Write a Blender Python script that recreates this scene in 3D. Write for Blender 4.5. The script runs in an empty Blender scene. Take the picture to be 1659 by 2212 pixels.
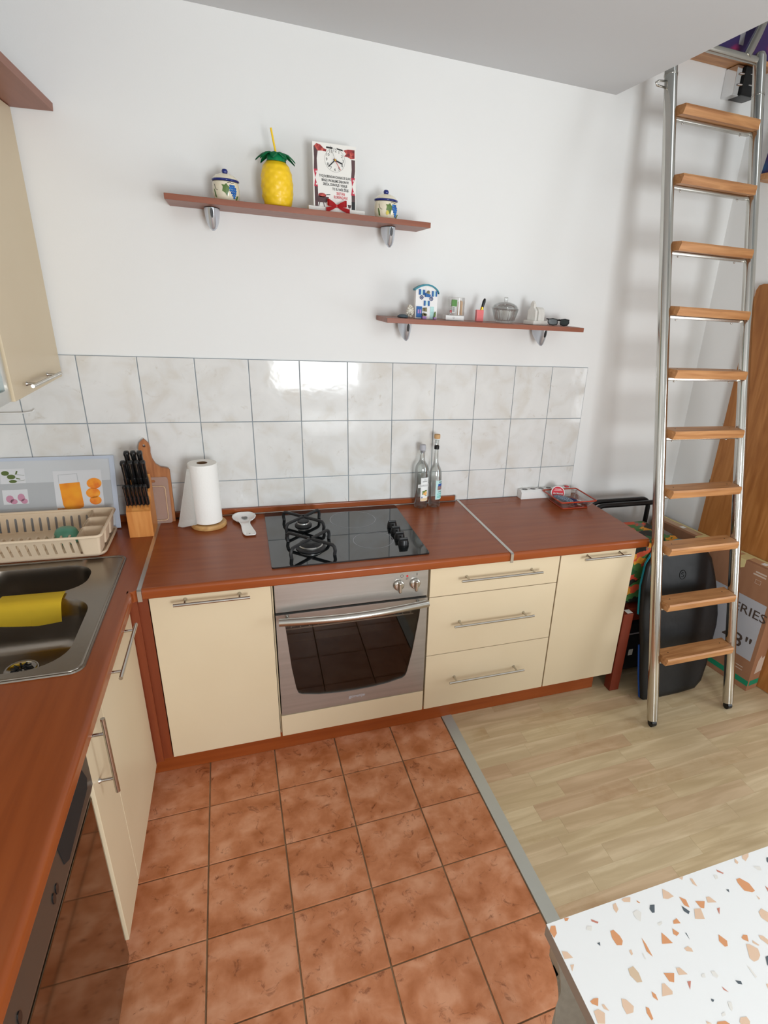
import bpy, bmesh, math, random
from mathutils import Vector, Matrix
random.seed(7)
PI = math.pi
sc = bpy.context.scene
C = bpy.context.collection

# ------------------------------------------------------------------ camera
F_PX, PX0, PY0, W_PX = 1221.99, 154.88, 31.27, 1659.0
cd = bpy.data.cameras.new('camera')
cam = bpy.data.objects.new('camera', cd)
C.objects.link(cam)
RT = Vector((0.93815781, -0.34054825, 0.06234437))
UP = Vector((0.0739025, 0.37291518, 0.92491767))
FW = Vector((0.33822826, 0.86311132, -0.37502065))
mw = Matrix(((RT.x, UP.x, -FW.x, 1.04316), (RT.y, UP.y, -FW.y, -2.57841), (RT.z, UP.z, -FW.z, 1.82287), (0, 0, 0, 1)))
cam.matrix_world = mw
cd.sensor_fit = 'HORIZONTAL'
cd.sensor_width = 36.0
cd.lens = 36.0 * F_PX / W_PX
cd.shift_x = -PX0 / W_PX
cd.shift_y = PY0 / W_PX
cd.clip_start = 0.05
sc.camera = cam

# ------------------------------------------------------------------ world, light, exposure
world = bpy.data.worlds.new('sky')
sc.world = world
world.use_nodes = True
bg = world.node_tree.nodes['Background']
bg.inputs['Color'].default_value = (0.80, 0.90, 1.0, 1)
bg.inputs['Strength'].default_value = 1.2

def area(name, loc, rot, sx, sy, power, col=(1, 1, 1)):
    l = bpy.data.lights.new(name, 'AREA')
    l.shape = 'RECTANGLE'
    l.size, l.size_y, l.energy, l.color = sx, sy, power, col
    o = bpy.data.objects.new(name, l)
    o.location, o.rotation_euler = loc, rot
    C.objects.link(o)
    return o
# daylight through the window behind the camera, plus added side and roof fill
area('daylight_window', (1.93, -4.56, 1.33), (PI/2, 0, 0), 0.92, 1.20, 84, (0.91, 0.965, 1.0))
area('added_side_fill', (5.06, -3.0, 1.35), (PI/2, 0, PI/2), 1.5, 1.9, 44, (0.91, 0.965, 1.0))  # unseen source, added in the right wall as fill
area('added_roof_fill', (4.0, -2.6, 4.36), (0, 0, 0), 1.1, 1.3, 6, (0.93, 0.97, 1.0))  # unseen overhead source, added to brighten the open right side
sc.view_settings.view_transform = 'Standard'
sc.view_settings.look = 'None'
sc.view_settings.gamma = 1.0
sc.view_settings.use_curve_mapping = False
sc.view_settings.exposure = 0.03
sc.cycles.max_bounces = 16
sc.cycles.diffuse_bounces = 5
sc.cycles.transmission_bounces = 16
sc.cycles.transparent_max_bounces = 24
sc.cycles.use_denoising = True

# ------------------------------------------------------------------ materials
def S(r, g, b):
    f = lambda c: c/12.92 if c <= 0.04045 else ((c+0.055)/1.055)**2.4
    return (f(r/255), f(g/255), f(b/255), 1)

def M(name, col, rough=0.5, metal=0.0, noise=None, col2=None, col3=None, stretch=(1, 1, 1), bump=None,
      bstretch=None, trans=0.0, ior=1.45, coat=0.0, spec=0.5, alpha=1.0, vary=None, rnd=True, vein=None, sheen=0.0):
    m = bpy.data.materials.new(name)
    m.use_nodes = True
    nt = m.node_tree
    N, L = nt.nodes, nt.links
    p = N['Principled BSDF']
    p.inputs['Base Color'].default_value = col
    p.inputs['Roughness'].default_value = rough
    p.inputs['Metallic'].default_value = metal
    p.inputs['IOR'].default_value = ior
    p.inputs['Transmission Weight'].default_value = trans
    p.inputs['Coat Weight'].default_value = coat
    p.inputs['Specular IOR Level'].default_value = spec
    p.inputs['Alpha'].default_value = alpha
    p.inputs['Sheen Weight'].default_value = sheen
    if noise or bump or vary:
        tc = N.new('ShaderNodeTexCoord')
        oi = N.new('ShaderNodeObjectInfo')
        ad = N.new('ShaderNodeVectorMath'); ad.operation = 'ADD'
        ml = N.new('ShaderNodeMath'); ml.operation = 'MULTIPLY'
        ml.inputs[1].default_value = 37.0 if rnd else 0.0
        L.new(oi.outputs['Random'], ml.inputs[0])
        L.new(tc.outputs['Object'], ad.inputs[0])
        L.new(ml.outputs[0], ad.inputs[1])
        colout = None
        if noise:
            mp = N.new('ShaderNodeMapping'); mp.inputs['Scale'].default_value = stretch
            L.new(ad.outputs[0], mp.inputs[0])
            nz = N.new('ShaderNodeTexNoise')
            nz.inputs['Scale'].default_value = noise[0]
            nz.inputs['Detail'].default_value = noise[1]
            nz.inputs['Distortion'].default_value = noise[2] if len(noise) > 2 else 0
            L.new(mp.outputs[0], nz.inputs[0])
            cr = N.new('ShaderNodeValToRGB')
            e = cr.color_ramp.elements
            e[0].position, e[1].position = 0.32, 0.68
            e[0].color = col; e[1].color = col2 or col
            if col3:
                x = e.new(0.5); x.color = col; e[0].color = col3
            L.new(nz.outputs[0], cr.inputs[0])
            colout = cr.outputs[0]
            if vein:
                n2 = N.new('ShaderNodeTexNoise')
                n2.inputs['Scale'].default_value = vein[0]; n2.inputs['Detail'].default_value = 8
                n2.inputs['Roughness'].default_value = 0.7; n2.inputs['Distortion'].default_value = vein[3] if len(vein) > 3 else 1.0
                L.new(ad.outputs[0], n2.inputs[0])
                r2 = N.new('ShaderNodeValToRGB')
                r2.color_ramp.elements[0].position = 0.27; r2.color_ramp.elements[1].position = vein[2]
                r2.color_ramp.elements[0].color = vein[1]; r2.color_ramp.elements[1].color = (1, 1, 1, 1)
                L.new(n2.outputs[0], r2.inputs[0])
                mx = N.new('ShaderNodeMix'); mx.data_type = 'RGBA'; mx.blend_type = 'MULTIPLY'
                mx.inputs[0].default_value = 1
                L.new(colout, mx.inputs[6]); L.new(r2.outputs[0], mx.inputs[7])
                colout = mx.outputs[2]
        if vary:
            r3 = N.new('ShaderNodeValToRGB')
            els = r3.color_ramp.elements
            els[0].color = vary[0]; els[1].color = vary[-1]
            for i, c in enumerate(vary[1:-1]):
                k = els.new((i+1)/(len(vary)-1)); k.color = c
            L.new(oi.outputs['Random'], r3.inputs[0])
            if colout is None:
                colout = r3.outputs[0]
            else:
                mx = N.new('ShaderNodeMix'); mx.data_type = 'RGBA'; mx.blend_type = 'MULTIPLY'
                mx.inputs[0].default_value = 1
                L.new(r3.outputs[0], mx.inputs[6]); L.new(colout, mx.inputs[7])
                colout = mx.outputs[2]
        if colout is not None:
            L.new(colout, p.inputs['Base Color'])
        if bump:
            mp2 = N.new('ShaderNodeMapping'); mp2.inputs['Scale'].default_value = bstretch or stretch
            L.new(ad.outputs[0], mp2.inputs[0])
            nb = N.new('ShaderNodeTexNoise'); nb.inputs['Scale'].default_value = bump[0]; nb.inputs['Detail'].default_value = 3
            L.new(mp2.outputs[0], nb.inputs[0])
            bp = N.new('ShaderNodeBump'); bp.inputs['Strength'].default_value = bump[1]; bp.inputs['Distance'].default_value = 0.01
            L.new(nb.outputs[0], bp.inputs['Height'])
            L.new(bp.outputs[0], p.inputs['Normal'])
    return m

K = {}
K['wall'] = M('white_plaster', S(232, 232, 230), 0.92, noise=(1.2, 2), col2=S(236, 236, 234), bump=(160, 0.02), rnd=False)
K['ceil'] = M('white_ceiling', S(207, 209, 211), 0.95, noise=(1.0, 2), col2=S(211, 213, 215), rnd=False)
K['cream'] = M('cream_laminate', S(210, 192, 161), 0.40, noise=(3, 2), col2=S(213, 196, 166), spec=0.4)
K['creamin'] = M('cream_edge', S(220, 200, 165), 0.5)
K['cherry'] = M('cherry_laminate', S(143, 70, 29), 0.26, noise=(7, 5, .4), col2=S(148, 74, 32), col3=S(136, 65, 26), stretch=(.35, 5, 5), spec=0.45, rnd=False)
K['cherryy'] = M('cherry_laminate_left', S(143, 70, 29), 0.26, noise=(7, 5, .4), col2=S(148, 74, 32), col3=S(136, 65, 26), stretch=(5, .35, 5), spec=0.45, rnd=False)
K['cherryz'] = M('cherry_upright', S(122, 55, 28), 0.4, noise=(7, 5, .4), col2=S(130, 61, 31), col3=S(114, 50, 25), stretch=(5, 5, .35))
K['cornice'] = M('cornice_wood', S(140, 88, 68), 0.45, noise=(7, 4), col2=S(150, 96, 76), stretch=(5, .4, 5))
K['shelf'] = M('shelf_wood', S(142, 80, 54), 0.38, noise=(7, 5, .4), col2=S(152, 88, 60), col3=S(132, 72, 48), stretch=(.35, 5, 5))
K['alu'] = M('aluminium', S(205, 205, 202), 0.32, 1.0)
K['chrome'] = M('chrome', S(225, 225, 225), 0.10, 1.0)
K['chromed'] = M('pearl_chrome', S(206, 212, 220), 0.28, 0.7)
K['satin'] = M('satin_steel', S(190, 186, 178), 0.24, 1.0, bump=(300, 0.02), bstretch=(1, .05, 1))
K['railst'] = M('polished_steel', S(200, 198, 192), 0.13, 1.0)
K['frostpl'] = M('hazy_plastic', S(206, 178, 164), 0.25, alpha=0.42)
K['steel'] = M('brushed_steel', S(168, 165, 160), 0.33, 0.78, noise=(60, 3), col2=S(178, 175, 170), stretch=(.03, 1, 1), bump=(120, 0.015), bstretch=(.02, 1, 1))
K['sink'] = M('sink_steel', S(146, 138, 128), 0.27, 1.0, bump=(60, 0.02))
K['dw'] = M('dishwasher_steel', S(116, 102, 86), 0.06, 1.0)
K['dwpanel'] = M('dishwasher_panel', S(104, 98, 90), 0.42, 0.8)
K['blackgl'] = M('black_glass', S(14, 18, 20), 0.04, spec=0.9, ior=1.6)
K['blackpl'] = M('black_plastic', S(20, 20, 21), 0.35)
K['iron'] = M('cast_iron', S(34, 34, 35), 0.5)
K['blackmat'] = M('matt_black', S(16, 16, 18), 0.7)
K['blackfab'] = M('black_fabric', S(18, 19, 24), 0.85, noise=(40, 3), col2=S(28, 28, 34))
K['tile'] = M('marbled_wall_tile', S(221, 220, 217), 0.09, noise=(9, 5, .6), col2=S(226, 225, 222), col3=S(213, 209, 202), bump=(12, 0.07), spec=0.5, vein=(16, S(234, 229, 222), 0.40))
K['grout'] = M('grey_grout', S(150, 158, 164), 0.9)
K['terra'] = M('terracotta_tile', S(196, 128, 88), 0.36, noise=(13, 9, .25), col2=S(214, 154, 118), col3=S(174, 104, 62), bump=(30, 0.08), vein=(24, S(132, 96, 70), 0.43, .9))
K['fgrout'] = M('brown_grout', S(118, 92, 66), 0.95, noise=(14, 4), col2=S(150, 122, 92))
K['plank'] = M('light_oak_plank', S(236, 232, 226), 0.42, noise=(4, 4, 1.0), col2=S(255, 255, 255), col3=S(226, 220, 212), stretch=(.6, 6, 1), vary=[S(212, 189, 154), S(219, 200, 165), S(206, 176, 143), S(215, 195, 158), S(212, 191, 154), S(221, 204, 170)], vein=(3.0, S(238, 228, 216), 0.45, .3))
K['strip'] = M('floor_strip', S(186, 188, 180), 0.45, 0.3)
K['oakrung'] = M('oiled_oak', S(184, 130, 82), 0.45, noise=(8, 5, .8), col2=S(200, 146, 96), col3=S(164, 110, 66), stretch=(.5, 6, 6))
K['door'] = M('oak_veneer', S(164, 106, 54), 0.42, noise=(4, 5, 1.6), col2=S(178, 120, 66), col3=S(146, 90, 42), stretch=(5, 5, .5))
K['block'] = M('pine_block', S(204, 132, 66), 0.42, noise=(9, 4, .4), col2=S(216, 148, 80), col3=S(186, 114, 52), stretch=(6, 6, .6))
K['board'] = M('beech_board', S(178, 112, 62), 0.5, noise=(9, 4, .4), col2=S(190, 126, 74), col3=S(160, 96, 50), stretch=(6, 6, .5))
K['disc'] = M('olive_disc', S(200, 156, 98), 0.5, noise=(14, 4, 1), col2=S(214, 174, 118), col3=S(172, 126, 74))
K['paper'] = M('paper_towel', S(243, 241, 236), 0.95, bump=(130, 0.08))
K['card'] = M('cardboard_tube', S(120, 92, 66), 0.9)
K['cardboard'] = M('cardboard', S(150, 105, 76), 0.85, noise=(20, 4), col2=S(158, 113, 83), stretch=(1, 1, .2))
K['tape'] = M('masking_tape', S(218, 200, 142), 0.6)
K['clear_tape'] = M('packing_tape', S(196, 156, 118), 0.25)
K['cgreen'] = M('printed_green', S(16, 132, 96), 0.6)
K['cgrey'] = M('printed_grey', S(176, 176, 182), 0.6)
K['cdark'] = M('printed_dark', S(74, 60, 52), 0.6)
K['cpale'] = M('printed_pale', S(196, 176, 160), 0.6)
K['rackpl'] = M('beige_plastic', S(226, 203, 174), 0.42)
K['teal'] = M('teal_plastic', S(96, 160, 134), 0.4)
K['white'] = M('white_plastic', S(236, 236, 234), 0.35)
K['whitemat'] = M('white_card', S(238, 236, 230), 0.7)
K['greyp'] = M('grey_print', S(176, 178, 180), 0.4)
K['greyp2'] = M('light_grey_print', S(200, 202, 204), 0.4)
K['greyp3'] = M('pale_print', S(214, 214, 216), 0.4)
K['bluegrey'] = M('blue_grey_frame', S(188, 196, 210), 0.35)
K['juice'] = M('juice_print', S(240, 150, 20), 0.4, noise=(14, 2), col2=S(246, 168, 30), col3=S(224, 124, 10))
K['orange'] = M('orange_print', S(246, 150, 30), 0.4, noise=(30, 3), col2=S(252, 176, 60), col3=S(232, 118, 14))
K['leafg'] = M('leaf_print', S(88, 104, 50), 0.5)
K['pinkp'] = M('blossom_print', S(196, 138, 160), 0.5)
K['yellowcl'] = M('yellow_sponge_cloth', S(250, 216, 62), 0.9)
K['ceramic'] = M('white_ceramic', S(250, 249, 246), 0.15, coat=0.3)
K['grey'] = M('grey_mark', S(130, 130, 128), 0.5)
K['jar'] = M('cream_ceramic', S(236, 226, 200), 0.12, coat=0.4)
K['cobalt'] = M('cobalt_glaze', S(24, 40, 116), 0.12, coat=0.4)
K['grape'] = M('blue_glaze', S(34, 110, 190), 0.2, noise=(60, 2), col2=S(60, 140, 210), col3=S(20, 78, 160))
K['vine'] = M('green_glaze', S(84, 112, 56), 0.3, noise=(50, 2), col2=S(104, 132, 70))
K['vineyel'] = M('yellow_glaze', S(214, 196, 70), 0.3)
K['pine'] = M('yellow_plastic', S(250, 206, 34), 0.35)
K['pgreen'] = M('green_plastic', S(14, 138, 84), 0.4)
K['red'] = M('red_ribbon', S(206, 22, 30), 0.45)
K['maroon'] = M('dark_wood_print', S(76, 52, 54), 0.6, noise=(20, 3), col2=S(92, 64, 66))
K['gingham'] = M('red_print', S(190, 44, 70), 0.6)
K['meat'] = M('meat_print', S(170, 50, 52), 0.6, noise=(90, 3), col2=S(210, 110, 90), col3=S(110, 40, 40))
K['ink'] = M('black_ink', S(30, 30, 32), 0.6)
K['redink'] = M('red_ink', S(206, 50, 62), 0.6)
def thin(name, tint, rough=0.0, refl=1.0):
    m = bpy.data.materials.new(name); m.use_nodes = True
    nt = m.node_tree; N, L = nt.nodes, nt.links
    for n in list(N):
        if n.type == 'BSDF_PRINCIPLED': N.remove(n)
    out = [n for n in N if n.type == 'OUTPUT_MATERIAL'][0]
    tr = N.new('ShaderNodeBsdfTransparent'); tr.inputs[0].default_value = tint
    gl = N.new('ShaderNodeBsdfGlossy'); gl.inputs['Roughness'].default_value = rough
    fr = N.new('ShaderNodeLayerWeight'); fr.inputs[0].default_value = 0.35
    mu = N.new('ShaderNodeMath'); mu.operation = 'MULTIPLY_ADD'; mu.inputs[1].default_value = 0.55*refl; mu.inputs[2].default_value = 0.035
    mx = N.new('ShaderNodeMixShader')
    L.new(fr.outputs['Fresnel'], mu.inputs[0]); L.new(mu.outputs[0], mx.inputs[0])
    L.new(tr.outputs[0], mx.inputs[1]); L.new(gl.outputs[0], mx.inputs[2]); L.new(mx.outputs[0], out.inputs[0])
    return m
K['glass'] = thin('clear_glass', (0.975, 0.985, 0.98, 1))
K['water'] = thin('clear_spirit', (0.95, 0.96, 0.96, 1), 0.0, .5)
K['clearpl'] = thin('clear_plastic', (0.95, 0.945, 0.94, 1), 0.08)
K['ovengl'] = thin('tinted_glass', (0.66, 0.60, 0.54, 1), 0.0, .30)
K['ovenin'] = M('oven_enamel', S(84, 72, 60), 0.45)
K['cork'] = M('cork', S(200, 160, 112), 0.8)
K['lblue'] = M('label_aqua', S(190, 226, 224), 0.6)
K['lblue2'] = M('label_teal', S(120, 196, 186), 0.6)
K['lwhite'] = M('label_white', S(236, 238, 236), 0.6)
K['lsky'] = M('label_sky', S(40, 84, 160), 0.6)
K['ltown'] = M('label_town', S(140, 110, 110), 0.6, noise=(260, 2), col2=S(196, 160, 156), col3=S(60, 50, 60))
K['ltan'] = M('label_tan', S(228, 204, 166), 0.6)
K['lleaf'] = M('label_leaf', S(96, 120, 54), 0.6)
K['lfruit'] = M('label_fruit', S(240, 190, 110), 0.6, noise=(160, 2), col2=S(246, 206, 130), col3=S(226, 150, 90))
K['house'] = M('house_white', S(236, 234, 232), 0.6)
K['tealroof'] = M('teal_paint', S(40, 132, 150), 0.5)
K['shut'] = M('blue_paint', S(10, 92, 160), 0.5)
K['paleaqua'] = M('aqua_paint', S(190, 222, 220), 0.5)
K['stone'] = M('pale_stone', S(214, 210, 202), 0.75, noise=(30, 4), col2=S(222, 219, 212))
K['cactus'] = M('olive_paint', S(116, 110, 76), 0.6, noise=(120, 2), col2=S(150, 140, 100), col3=S(80, 76, 56))
K['lilac'] = M('lilac_paint', S(172, 130, 190), 0.5)
K['coral'] = M('white_coral', S(226, 220, 206), 0.7)
K['greenlid'] = M('green_label', S(84, 150, 54), 0.5)
K['beige'] = M('toothpick_wood', S(222, 190, 156), 0.7, noise=(160, 3), col2=S(206, 170, 134), stretch=(1, 1, .05))
K['coral2'] = M('coral_pink', S(226, 116, 116), 0.3)
K['gold'] = M('gold', S(220, 170, 60), 0.25, 1.0)
K['lens'] = M('dark_lens', S(34, 42, 40), 0.15)
K['redrim'] = M('amber_red_glass', S(176, 58, 30), 0.15)
K['redlid'] = M('red_lid', S(204, 44, 58), 0.4)
K['navy'] = M('navy_plastic', S(30, 50, 110), 0.4)
K['bluepat'] = M('blue_patterned_fabric', S(90, 110, 130), 0.8, noise=(380, 1), col2=S(190, 200, 205), col3=S(40, 60, 90))
K['slick'] = M('black_slick', S(10, 11, 13), 0.42, noise=(4, 3), col2=S(15, 16, 18), bump=(7, 0.5), bstretch=(1, 1, 1))
K['tealedge'] = M('teal_foam', S(30, 150, 170), 0.6)
K['blueedge'] = M('blue_foam', S(24, 80, 170), 0.6)
K['tropic'] = None
K['sidewood'] = M('mahogany_stain', S(112, 42, 24), 0.38, noise=(8, 4), col2=S(122, 48, 28), stretch=(5, 5, .4))
K['terrazzo'] = M('white_terrazzo', S(240, 240, 238), 0.28, spec=0.4)
K['cho'] = M('chip_orange', S(221, 156, 110), 0.3); K['chp'] = M('chip_peach', S(229, 196, 168), 0.3)
K['chr'] = M('chip_rose', S(204, 134, 116), 0.3); K['chd'] = M('chip_slate', S(92, 100, 106), 0.3)
K['chf'] = M('chip_faint', S(232, 228, 220), 0.3); K['cht'] = M('chip_tan', S(216, 190, 160), 0.3)
K['tgrey'] = M('taupe_laminate', S(150, 140, 130), 0.5)
K['chairg'] = M('taupe_fabric', S(170, 160, 144), 0.8, noise=(90, 2), col2=S(178, 168, 152))
K['frost'] = M('frosted_glass', S(176, 200, 196), 0.45, trans=0.35, ior=1.3)
K['purple'] = None
K['zip'] = M('grey_webbing', S(150, 146, 150), 0.7)
K['slate'] = M('slate_textile', S(86, 100, 108), 0.8)

def patterned(name, scale, cols, stretch=(1, 1, 1), kind='voronoi', dist=0.0, rough=0.75):
    m = bpy.data.materials.new(name); m.use_nodes = True
    nt = m.node_tree; N, L = nt.nodes, nt.links; p = N['Principled BSDF']
    p.inputs['Roughness'].default_value = rough
    tc = N.new('ShaderNodeTexCoord'); mp = N.new('ShaderNodeMapping'); mp.inputs['Scale'].default_value = stretch
    L.new(tc.outputs['Object'], mp.inputs[0])
    cr = N.new('ShaderNodeValToRGB')
    e = cr.color_ramp.elements
    n = len(cols)
    if kind == 'voronoi':
        v = N.new('ShaderNodeTexVoronoi'); v.inputs['Scale'].default_value = scale
        nz = N.new('ShaderNodeTexNoise'); nz.inputs['Scale'].default_value = scale*.7
        va = N.new('ShaderNodeVectorMath'); va.operation = 'MULTIPLY_ADD'
        va.inputs[1].default_value = (dist, dist, dist)
        L.new(nz.outputs['Color'], va.inputs[0]); L.new(mp.outputs[0], va.inputs[2])
        L.new(va.outputs[0], v.inputs['Vector'])
        sp = N.new('ShaderNodeSeparateColor'); L.new(v.outputs['Color'], sp.inputs[0])
        L.new(sp.outputs[0], cr.inputs[0]); cr.color_ramp.interpolation = 'CONSTANT'
        pos = [i/n for i in range(n)]
    else:
        v = N.new('ShaderNodeTexNoise'); v.inputs['Scale'].default_value = scale; v.inputs['Detail'].default_value = 1.5
        L.new(mp.outputs[0], v.inputs['Vector']); L.new(v.outputs[0], cr.inputs[0])
        pos = [0.3+0.4*i/(n-1) for i in range(n)]
    e[0].position = pos[0]; e[0].color = cols[0]; e[1].position = pos[-1]; e[1].color = cols[-1]
    for q, c in list(zip(pos, cols))[1:-1]:
        x = e.new(q); x.color = c
    L.new(cr.outputs[0], p.inputs['Base Color'])
    return m
K['tropic'] = patterned('tropical_print', 17, [S(24, 30, 22), S(64, 116, 58), S(208, 84, 52), S(222, 150, 44), S(44, 96, 56), S(120, 112, 104), S(206, 70, 48), S(24, 30, 22), S(70, 118, 62)], stretch=(1, 1, 1.9), dist=0.06)
K['purple'] = patterned('pink_purple_gradient', 5.5, [S(40, 34, 84), S(34, 78, 124), S(62, 34, 92), S(52, 40, 92), S(62, 34, 88), S(190, 36, 86)], kind='noise')

# ------------------------------------------------------------------ mesh helpers
def box(bm, x0, x1, y0, y1, z0, z1, bev=0.0, seg=2, mat=None):
    r = bmesh.ops.create_cube(bm, size=1)
    vs = r['verts']
    bmesh.ops.scale(bm, vec=(abs(x1-x0), abs(y1-y0), abs(z1-z0)), verts=vs)
    bmesh.ops.translate(bm, vec=((x0+x1)/2, (y0+y1)/2, (z0+z1)/2), verts=vs)
    if bev:
        es = list({e for v in vs for e in v.link_edges})
        r2 = bmesh.ops.bevel(bm, geom=es, offset=bev, segments=seg, affect='EDGES', profile=0.5)
        vs = list({v for f in r2['faces'] for v in f.verts} | {v for v in vs if v.is_valid})
    if mat is not None:
        bmesh.ops.transform(bm, matrix=mat, verts=vs)
    return vs

def frame_from(d):
    d = d.normalized()
    a = Vector((0, 0, 1)) if abs(d.z) < 0.9 else Vector((1, 0, 0))
    u = d.cross(a).normalized()
    return u, d.cross(u).normalized()

def tube(bm, pts, r, seg=10, closed=False, cap=True, sx=1.0):
    pts = [Vector(p) for p in pts]
    n = len(pts)
    rr = r if isinstance(r, (list, tuple)) else [r]*n
    rings = []
    u = None
    for i, p in enumerate(pts):
        if closed:
            d = (pts[(i+1) % n]-pts[i-1])
        else:
            d = pts[min(i+1, n-1)]-pts[max(i-1, 0)]
        d.normalize()
        if u is None:
            u, v = frame_from(d)
        else:
            u = (u - d*u.dot(d)).normalized(); v = d.cross(u).normalized()
        rings.append([bm.verts.new(p+u*math.cos(2*PI*k/seg)*rr[i]*sx+v*math.sin(2*PI*k/seg)*rr[i]) for k in range(seg)])
    m = n if closed else n-1
    for i in range(m):
        a, b = rings[i], rings[(i+1) % n]
        for k in range(seg):
            bm.faces.new((a[k], a[(k+1) % seg], b[(k+1) % seg], b[k]))
    if cap and not closed:
        bm.faces.new(rings[0][::-1]); bm.faces.new(rings[-1])
    return rings

def lathe(bm, prof, c=(0, 0, 0), seg=32, rmod=None):
    rings = []
    for (r, z) in prof:
        if r < 1e-5:
            rings.append([bm.verts.new((c[0], c[1], c[2]+z))])
        else:
            ring = []
            for k in range(seg):
                a = 2*PI*k/seg
                q = r*(rmod(a, z) if rmod else 1)
                ring.append(bm.verts.new((c[0]+q*math.cos(a), c[1]+q*math.sin(a), c[2]+z)))
            rings.append(ring)
    for a, b in zip(rings, rings[1:]):
        if len(a) == 1 and len(b) == 1: continue
        for k in range(seg):
            k2 = (k+1) % seg
            if len(a) == 1: bm.faces.new((a[0], b[k2], b[k]))
            elif len(b) == 1: bm.faces.new((a[k], a[k2], b[0]))
            else: bm.faces.new((a[k], a[k2], b[k2], b[k]))
    return rings

def prism(bm, poly, h0, h1, fn=None):
    """extrude the polygon (a,b) from h0 to h1; fn(a,b,h) -> point (default x,y,z)"""
    fn = fn or (lambda a, b, h: (a, b, h))
    lo = [bm.verts.new(fn(a, b, h0)) for a, b in poly]
    hi = [bm.verts.new(fn(a, b, h1)) for a, b in poly]
    n = len(poly)
    bm.faces.new(lo[::-1]); bm.faces.new(hi)
    for i in range(n):
        j = (i+1) % n
        bm.faces.new((lo[i], lo[j], hi[j], hi[i]))
    return lo+hi

def plate_holes(bm, outer, holes, h0, h1, fn=None):
    """a plate with holes, extruded"""
    fn = fn or (lambda a, b, h: (a, b, h))
    loops = [outer]+holes
    for h, flip in ((h0, True), (h1, False)):
        es = []
        for lp in loops:
            vs = [bm.verts.new(fn(a, b, h)) for a, b in lp]
            for i in range(len(vs)): es.append(bm.edges.new((vs[i], vs[(i+1) % len(vs)])))
        bmesh.ops.triangle_fill(bm, edges=es, use_beauty=True)
    for lp in loops:
        lo = [bm.verts.new(fn(a, b, h0)) for a, b in lp]; hi = [bm.verts.new(fn(a, b, h1)) for a, b in lp]
        for i in range(len(lp)):
            j = (i+1) % len(lp); bm.faces.new((lo[i], lo[j], hi[j], hi[i]))
    bmesh.ops.remove_doubles(bm, verts=bm.verts, dist=1e-5)

def rrect(x0, x1, y0, y1, r, n=5):
    out = []
    for cx, cy, a0 in ((x1-r, y1-r, 0), (x0+r, y1-r, PI/2), (x0+r, y0+r, PI), (x1-r, y0+r, 3*PI/2)):
        for i in range(n+1):
            a = a0+PI/2*i/n
            out.append((cx+r*math.cos(a), cy+r*math.sin(a)))
    return out

def ell(cx, cy, rx, ry, n=16, a0=0):
    return [(cx+rx*math.cos(a0+2*PI*i/n), cy+ry*math.sin(a0+2*PI*i/n)) for i in range(n)]

def nb(): return bmesh.new()

def obj(name, bm, mat, parent=None, smooth=None, loc=None, kind=None, label=None):
    bmesh.ops.recalc_face_normals(bm, faces=bm.faces)
    me = bpy.data.meshes.new(name)
    bm.to_mesh(me); bm.free()
    wn = False
    if smooth:
        for p in me.polygons: p.use_smooth = True
        if smooth is not True: me.set_sharp_from_angle(angle=math.radians(smooth))
        wn = smooth is not True
    mats = mat if isinstance(mat, list) else [mat]
    for m in mats: me.materials.append(K[m] if isinstance(m, str) else m)
    o = bpy.data.objects.new(name, me)
    C.objects.link(o)
    if wn:
        md = o.modifiers.new('normals', 'WEIGHTED_NORMAL'); md.keep_sharp = True; md.weight = 100
    if parent is not None: o.parent = parent
    if loc is not None: o.location = loc
    if kind: o['kind'] = kind
    if label: o['label'] = label
    return o

def thing(name, label, cat, loc=(0, 0, 0), rz=0.0, group=None):
    o = bpy.data.objects.new(name, None)
    o.empty_display_size = 0.05
    C.objects.link(o)
    o.location = loc; o.rotation_euler = (0, 0, rz)
    o['label'] = label; o['category'] = cat
    if group: o['group'] = group
    return o

def tag(o, label, cat, group=None):
    o['label'] = label; o['category'] = cat
    if group: o['group'] = group
    return o

def dup(root, loc, rz, label, group=None):
    r = root.copy(); C.objects.link(r)
    r.location = loc; r.rotation_euler = (0, 0, rz); r['label'] = label
    if group: r['group'] = group
    for ch in list(root.children):
        c = ch.copy(); C.objects.link(c); c.parent = r
        for g in list(ch.children):
            d = g.copy(); C.objects.link(d); d.parent = c
    return r

def bx(name, mat, parent, *a, bev=0.0, smooth=None, label=None, kind=None, seg=2):
    bm = nb(); box(bm, *a, bev=bev, seg=seg)
    return obj(name, bm, mat, parent, smooth if smooth is not None else (40 if bev else None), label=label, kind=kind)

def text(name, s, size, mat, parent, fn, align='CENTER', label=None, bold=0.0, shear=0.0):
    cu = bpy.data.curves.new(name, 'FONT')
    cu.body = s; cu.size = size; cu.align_x = align; cu.align_y = 'CENTER'; cu.offset = bold; cu.shear = shear
    cu.resolution_u = 2
    t = bpy.data.objects.new(name, cu); C.objects.link(t)
    dg = bpy.context.evaluated_depsgraph_get()
    me = bpy.data.meshes.new_from_object(t.evaluated_get(dg))
    bpy.data.objects.remove(t); bpy.data.curves.remove(cu)
    for v in me.vertices: v.co = Vector(fn(v.co.x, v.co.y))
    me.name = name
    me.materials.clear(); me.materials.append(K[mat])
    o = bpy.data.objects.new(name, me); C.objects.link(o)
    o.parent = parent
    if label: o['label'] = label
    return o

def decal(bm, poly, fn):
    """flat print: polygon mapped through fn(a,b)"""
    bm.faces.new([bm.verts.new(fn(a, b)) for a, b in poly])

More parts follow.
